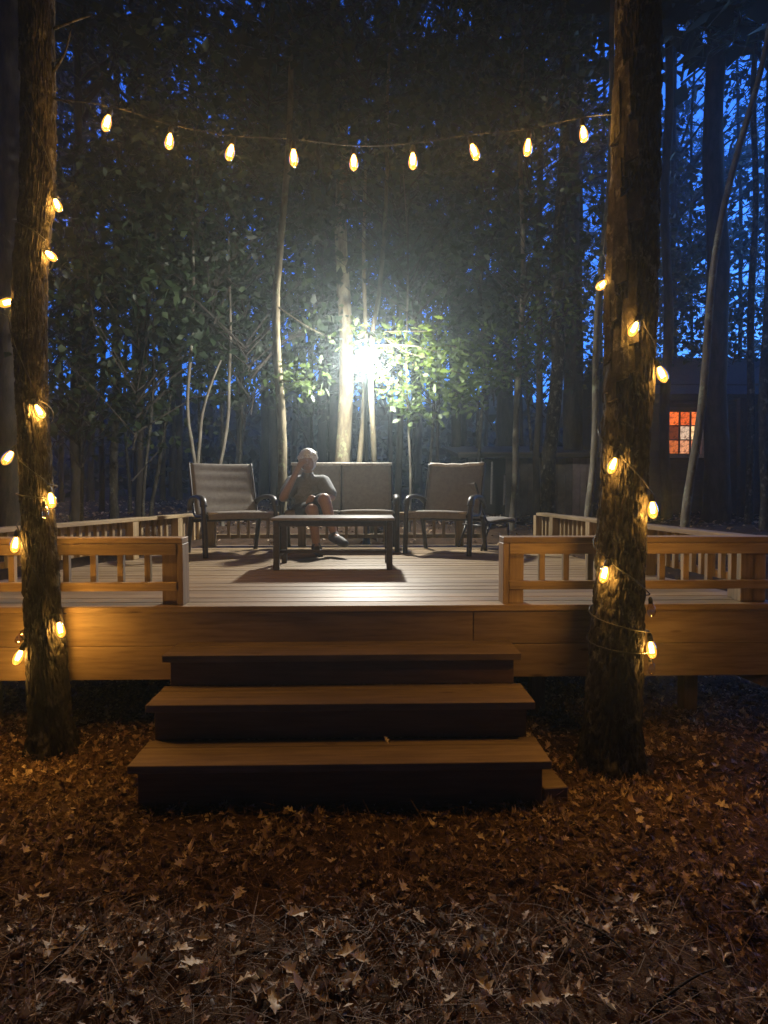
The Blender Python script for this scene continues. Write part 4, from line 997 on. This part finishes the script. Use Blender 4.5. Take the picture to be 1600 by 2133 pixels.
# canopy trees whose crowns hang over the top of the view
G = 'canopy trees over the deck'
for i, (px, Yt, zc) in enumerate([(290, 12, 11.0), (830, 12, 11.4), (1120, 11.5, 10.3), (1190, 15, 10.5), (1400, 17, 9.5)]):
    tree('tall leafy tree whose crown closes the dark canopy above the string lights', [(px, 1040), (px+rr_.uniform(-12, 12), 0)], Yt, 15, M_BARK_DARK, CROWN, (zc,), 'canopy_tree', G, topz=zc+2.5, cscale=1.0)
# the wood goes on round and behind the viewer: its canopy closes overhead
G = 'trees of the wood round the viewer'
for i, (x_, y_, zc) in enumerate([(-6.5, 3, 9.5), (-7, -2, 10), (-3.5, -4.5, 9.5), (1.5, -5.5, 10), (5.5, -3.5, 9.5), (7, 1.5, 9), (6.5, 6, 9.5), (-8, 7.5, 9.5), (-1, -9, 12), (4.5, -9.5, 12), (-6, -8.5, 12), (9.5, -7, 12), (-11, 1, 12), (11, 3.5, 12), (-.6, -1.6, 10.5), (-3.3, .8, 10.5), (3.4, .4, 10.5), (.3, 3.2, 11.5)]):
    p0 = Vector((x_, y_, tz(x_, y_)-.1)); e = thing('canopy_tree', 'tall tree of the wood standing outside the view, its crown closing the canopy overhead', 'tree', p0, 0, G)
    if i < 14: pp = [Vector((.1*math.sin(z_), .1*math.cos(z_*1.3), z_)) for z_ in np.linspace(0, zc, 9)]
    else:
        sx = -5.2 if x_ < 0 else 4.8; p0.x = sx; e.location.x = sx; pp = smooth_path([Vector((0, 0, 0)), Vector((0, 0, zc*.6)), Vector(((x_-sx)*.3, 0, zc*.8)), Vector((x_-sx, 0, zc))], 4)
    link('trunk', trunk_mesh(pp, [.2-.1*q/len(pp) for q in range(len(pp))]), M_BARK_DARK, e)
    for q in range(4):
        o_ = link('crown', rr_.choice(RCROWN), None, e, loc=pp[-1]+Vector((rr_.uniform(-1, 1), rr_.uniform(-1, 1), rr_.uniform(-.6, 1.6))), rot=(rr_.uniform(-.3, .3), rr_.uniform(-.3, .3), rr_.uniform(0, 6)))
        o_.scale = (1.5, 1.5, .7)
# far-off woods: one mass with gaps
n = 26000; px = RNG.uniform(-34, 34, n); py = RNG.uniform(33, 42, n); pz = 1+16*RNG.uniform(0, 1, n)**1.7
den = fbm(px*.45, py*.2, pz*.4, 4, 77); keep = (den > .42+.014*pz) & ~((px > 13) & (pz > 9))
P = np.stack([px, py, pz+terrain(px, py)], 1)[keep]; n = len(P)
wd = link('distant_woods', scatter('distant_woods', LEAF_V, LEAF_F, P, rot_from(RNG.normal(size=(n, 3))+np.array([0, -.8, .3]), RNG.uniform(0, 6.28, n)), RNG.uniform(.35, .75, n)), M_LEAF_FAR); tag(wd, kind='stuff')
n = 15000; px = RNG.uniform(-36, 36, n); py = RNG.uniform(31, 40, n); pz = 5.2*RNG.uniform(0, 1, n)+1.8*fbm(px*.25, px*0, px*0, 3, 31)-.9
P = np.stack([px, py, pz+terrain(px, py)-.8], 1)
wd = link('distant_woods', scatter('distant_woods', LEAF_V, LEAF_F, P, rot_from(RNG.normal(size=(n, 3))*.6+np.array([0, -1, .3]), RNG.uniform(0, 6.28, n)), RNG.uniform(.7, 1.4, n)), M_LEAF_FAR); tag(wd, kind='stuff')
n = 15000; an_ = RNG.uniform(R(150), R(390), n); rd_ = RNG.uniform(15, 19.5, n); pz = 15*RNG.uniform(0, 1, n)
px, py = rd_*np.cos(an_)*1.1, rd_*np.sin(an_); P = np.stack([px, py, pz], 1); IN = -P*np.array([1, 1, 0])
wd = link('distant_woods', scatter('distant_woods', LEAF_V, LEAF_F, P, rot_from(IN/17+RNG.normal(size=(n, 3))*.5, RNG.uniform(0, 6.28, n)), RNG.uniform(.7, 1.3, n)), M_LEAF_FAR); tag(wd, kind='stuff')
nb_ = 9000; bx_ = RNG.uniform(-26, 26, nb_); by_ = RNG.uniform(17, 32, nb_); bz_ = terrain(bx_, by_)+RNG.uniform(0, 2.6, nb_)
br = link('underbrush', scatter('underbrush', LEAF_V, LEAF_F, np.stack([bx_, by_, bz_], 1), rot_from(RNG.normal(size=(nb_, 3)), RNG.uniform(0, 6.28, nb_)), RNG.uniform(.2, .5, nb_)), M_LEAF_FAR); tag(br, kind='stuff')

# ------------------------------------------------------------------ haze volume added to imitate the lens glow around the lamp
t = NT('lamp_glow_haze'); pv = t.n('ShaderNodeVolumePrincipled'); pv.inputs['Color'].default_value = (.76, .93, 1.0, 1); pv.inputs['Density'].default_value = HAZE; pv.inputs['Anisotropy'].default_value = .82
t.l(pv.outputs[0], t.out.inputs['Volume'])
bm = bmesh.new(); bmesh.ops.create_cube(bm, size=1.0)
for v in bm.verts: v.co = Vector((v.co.x*124, v.co.y*116+35, v.co.z*27+12))
hz = link('haze', bm_mesh(bm, 'haze'), t.m); tag(hz, kind='stuff')
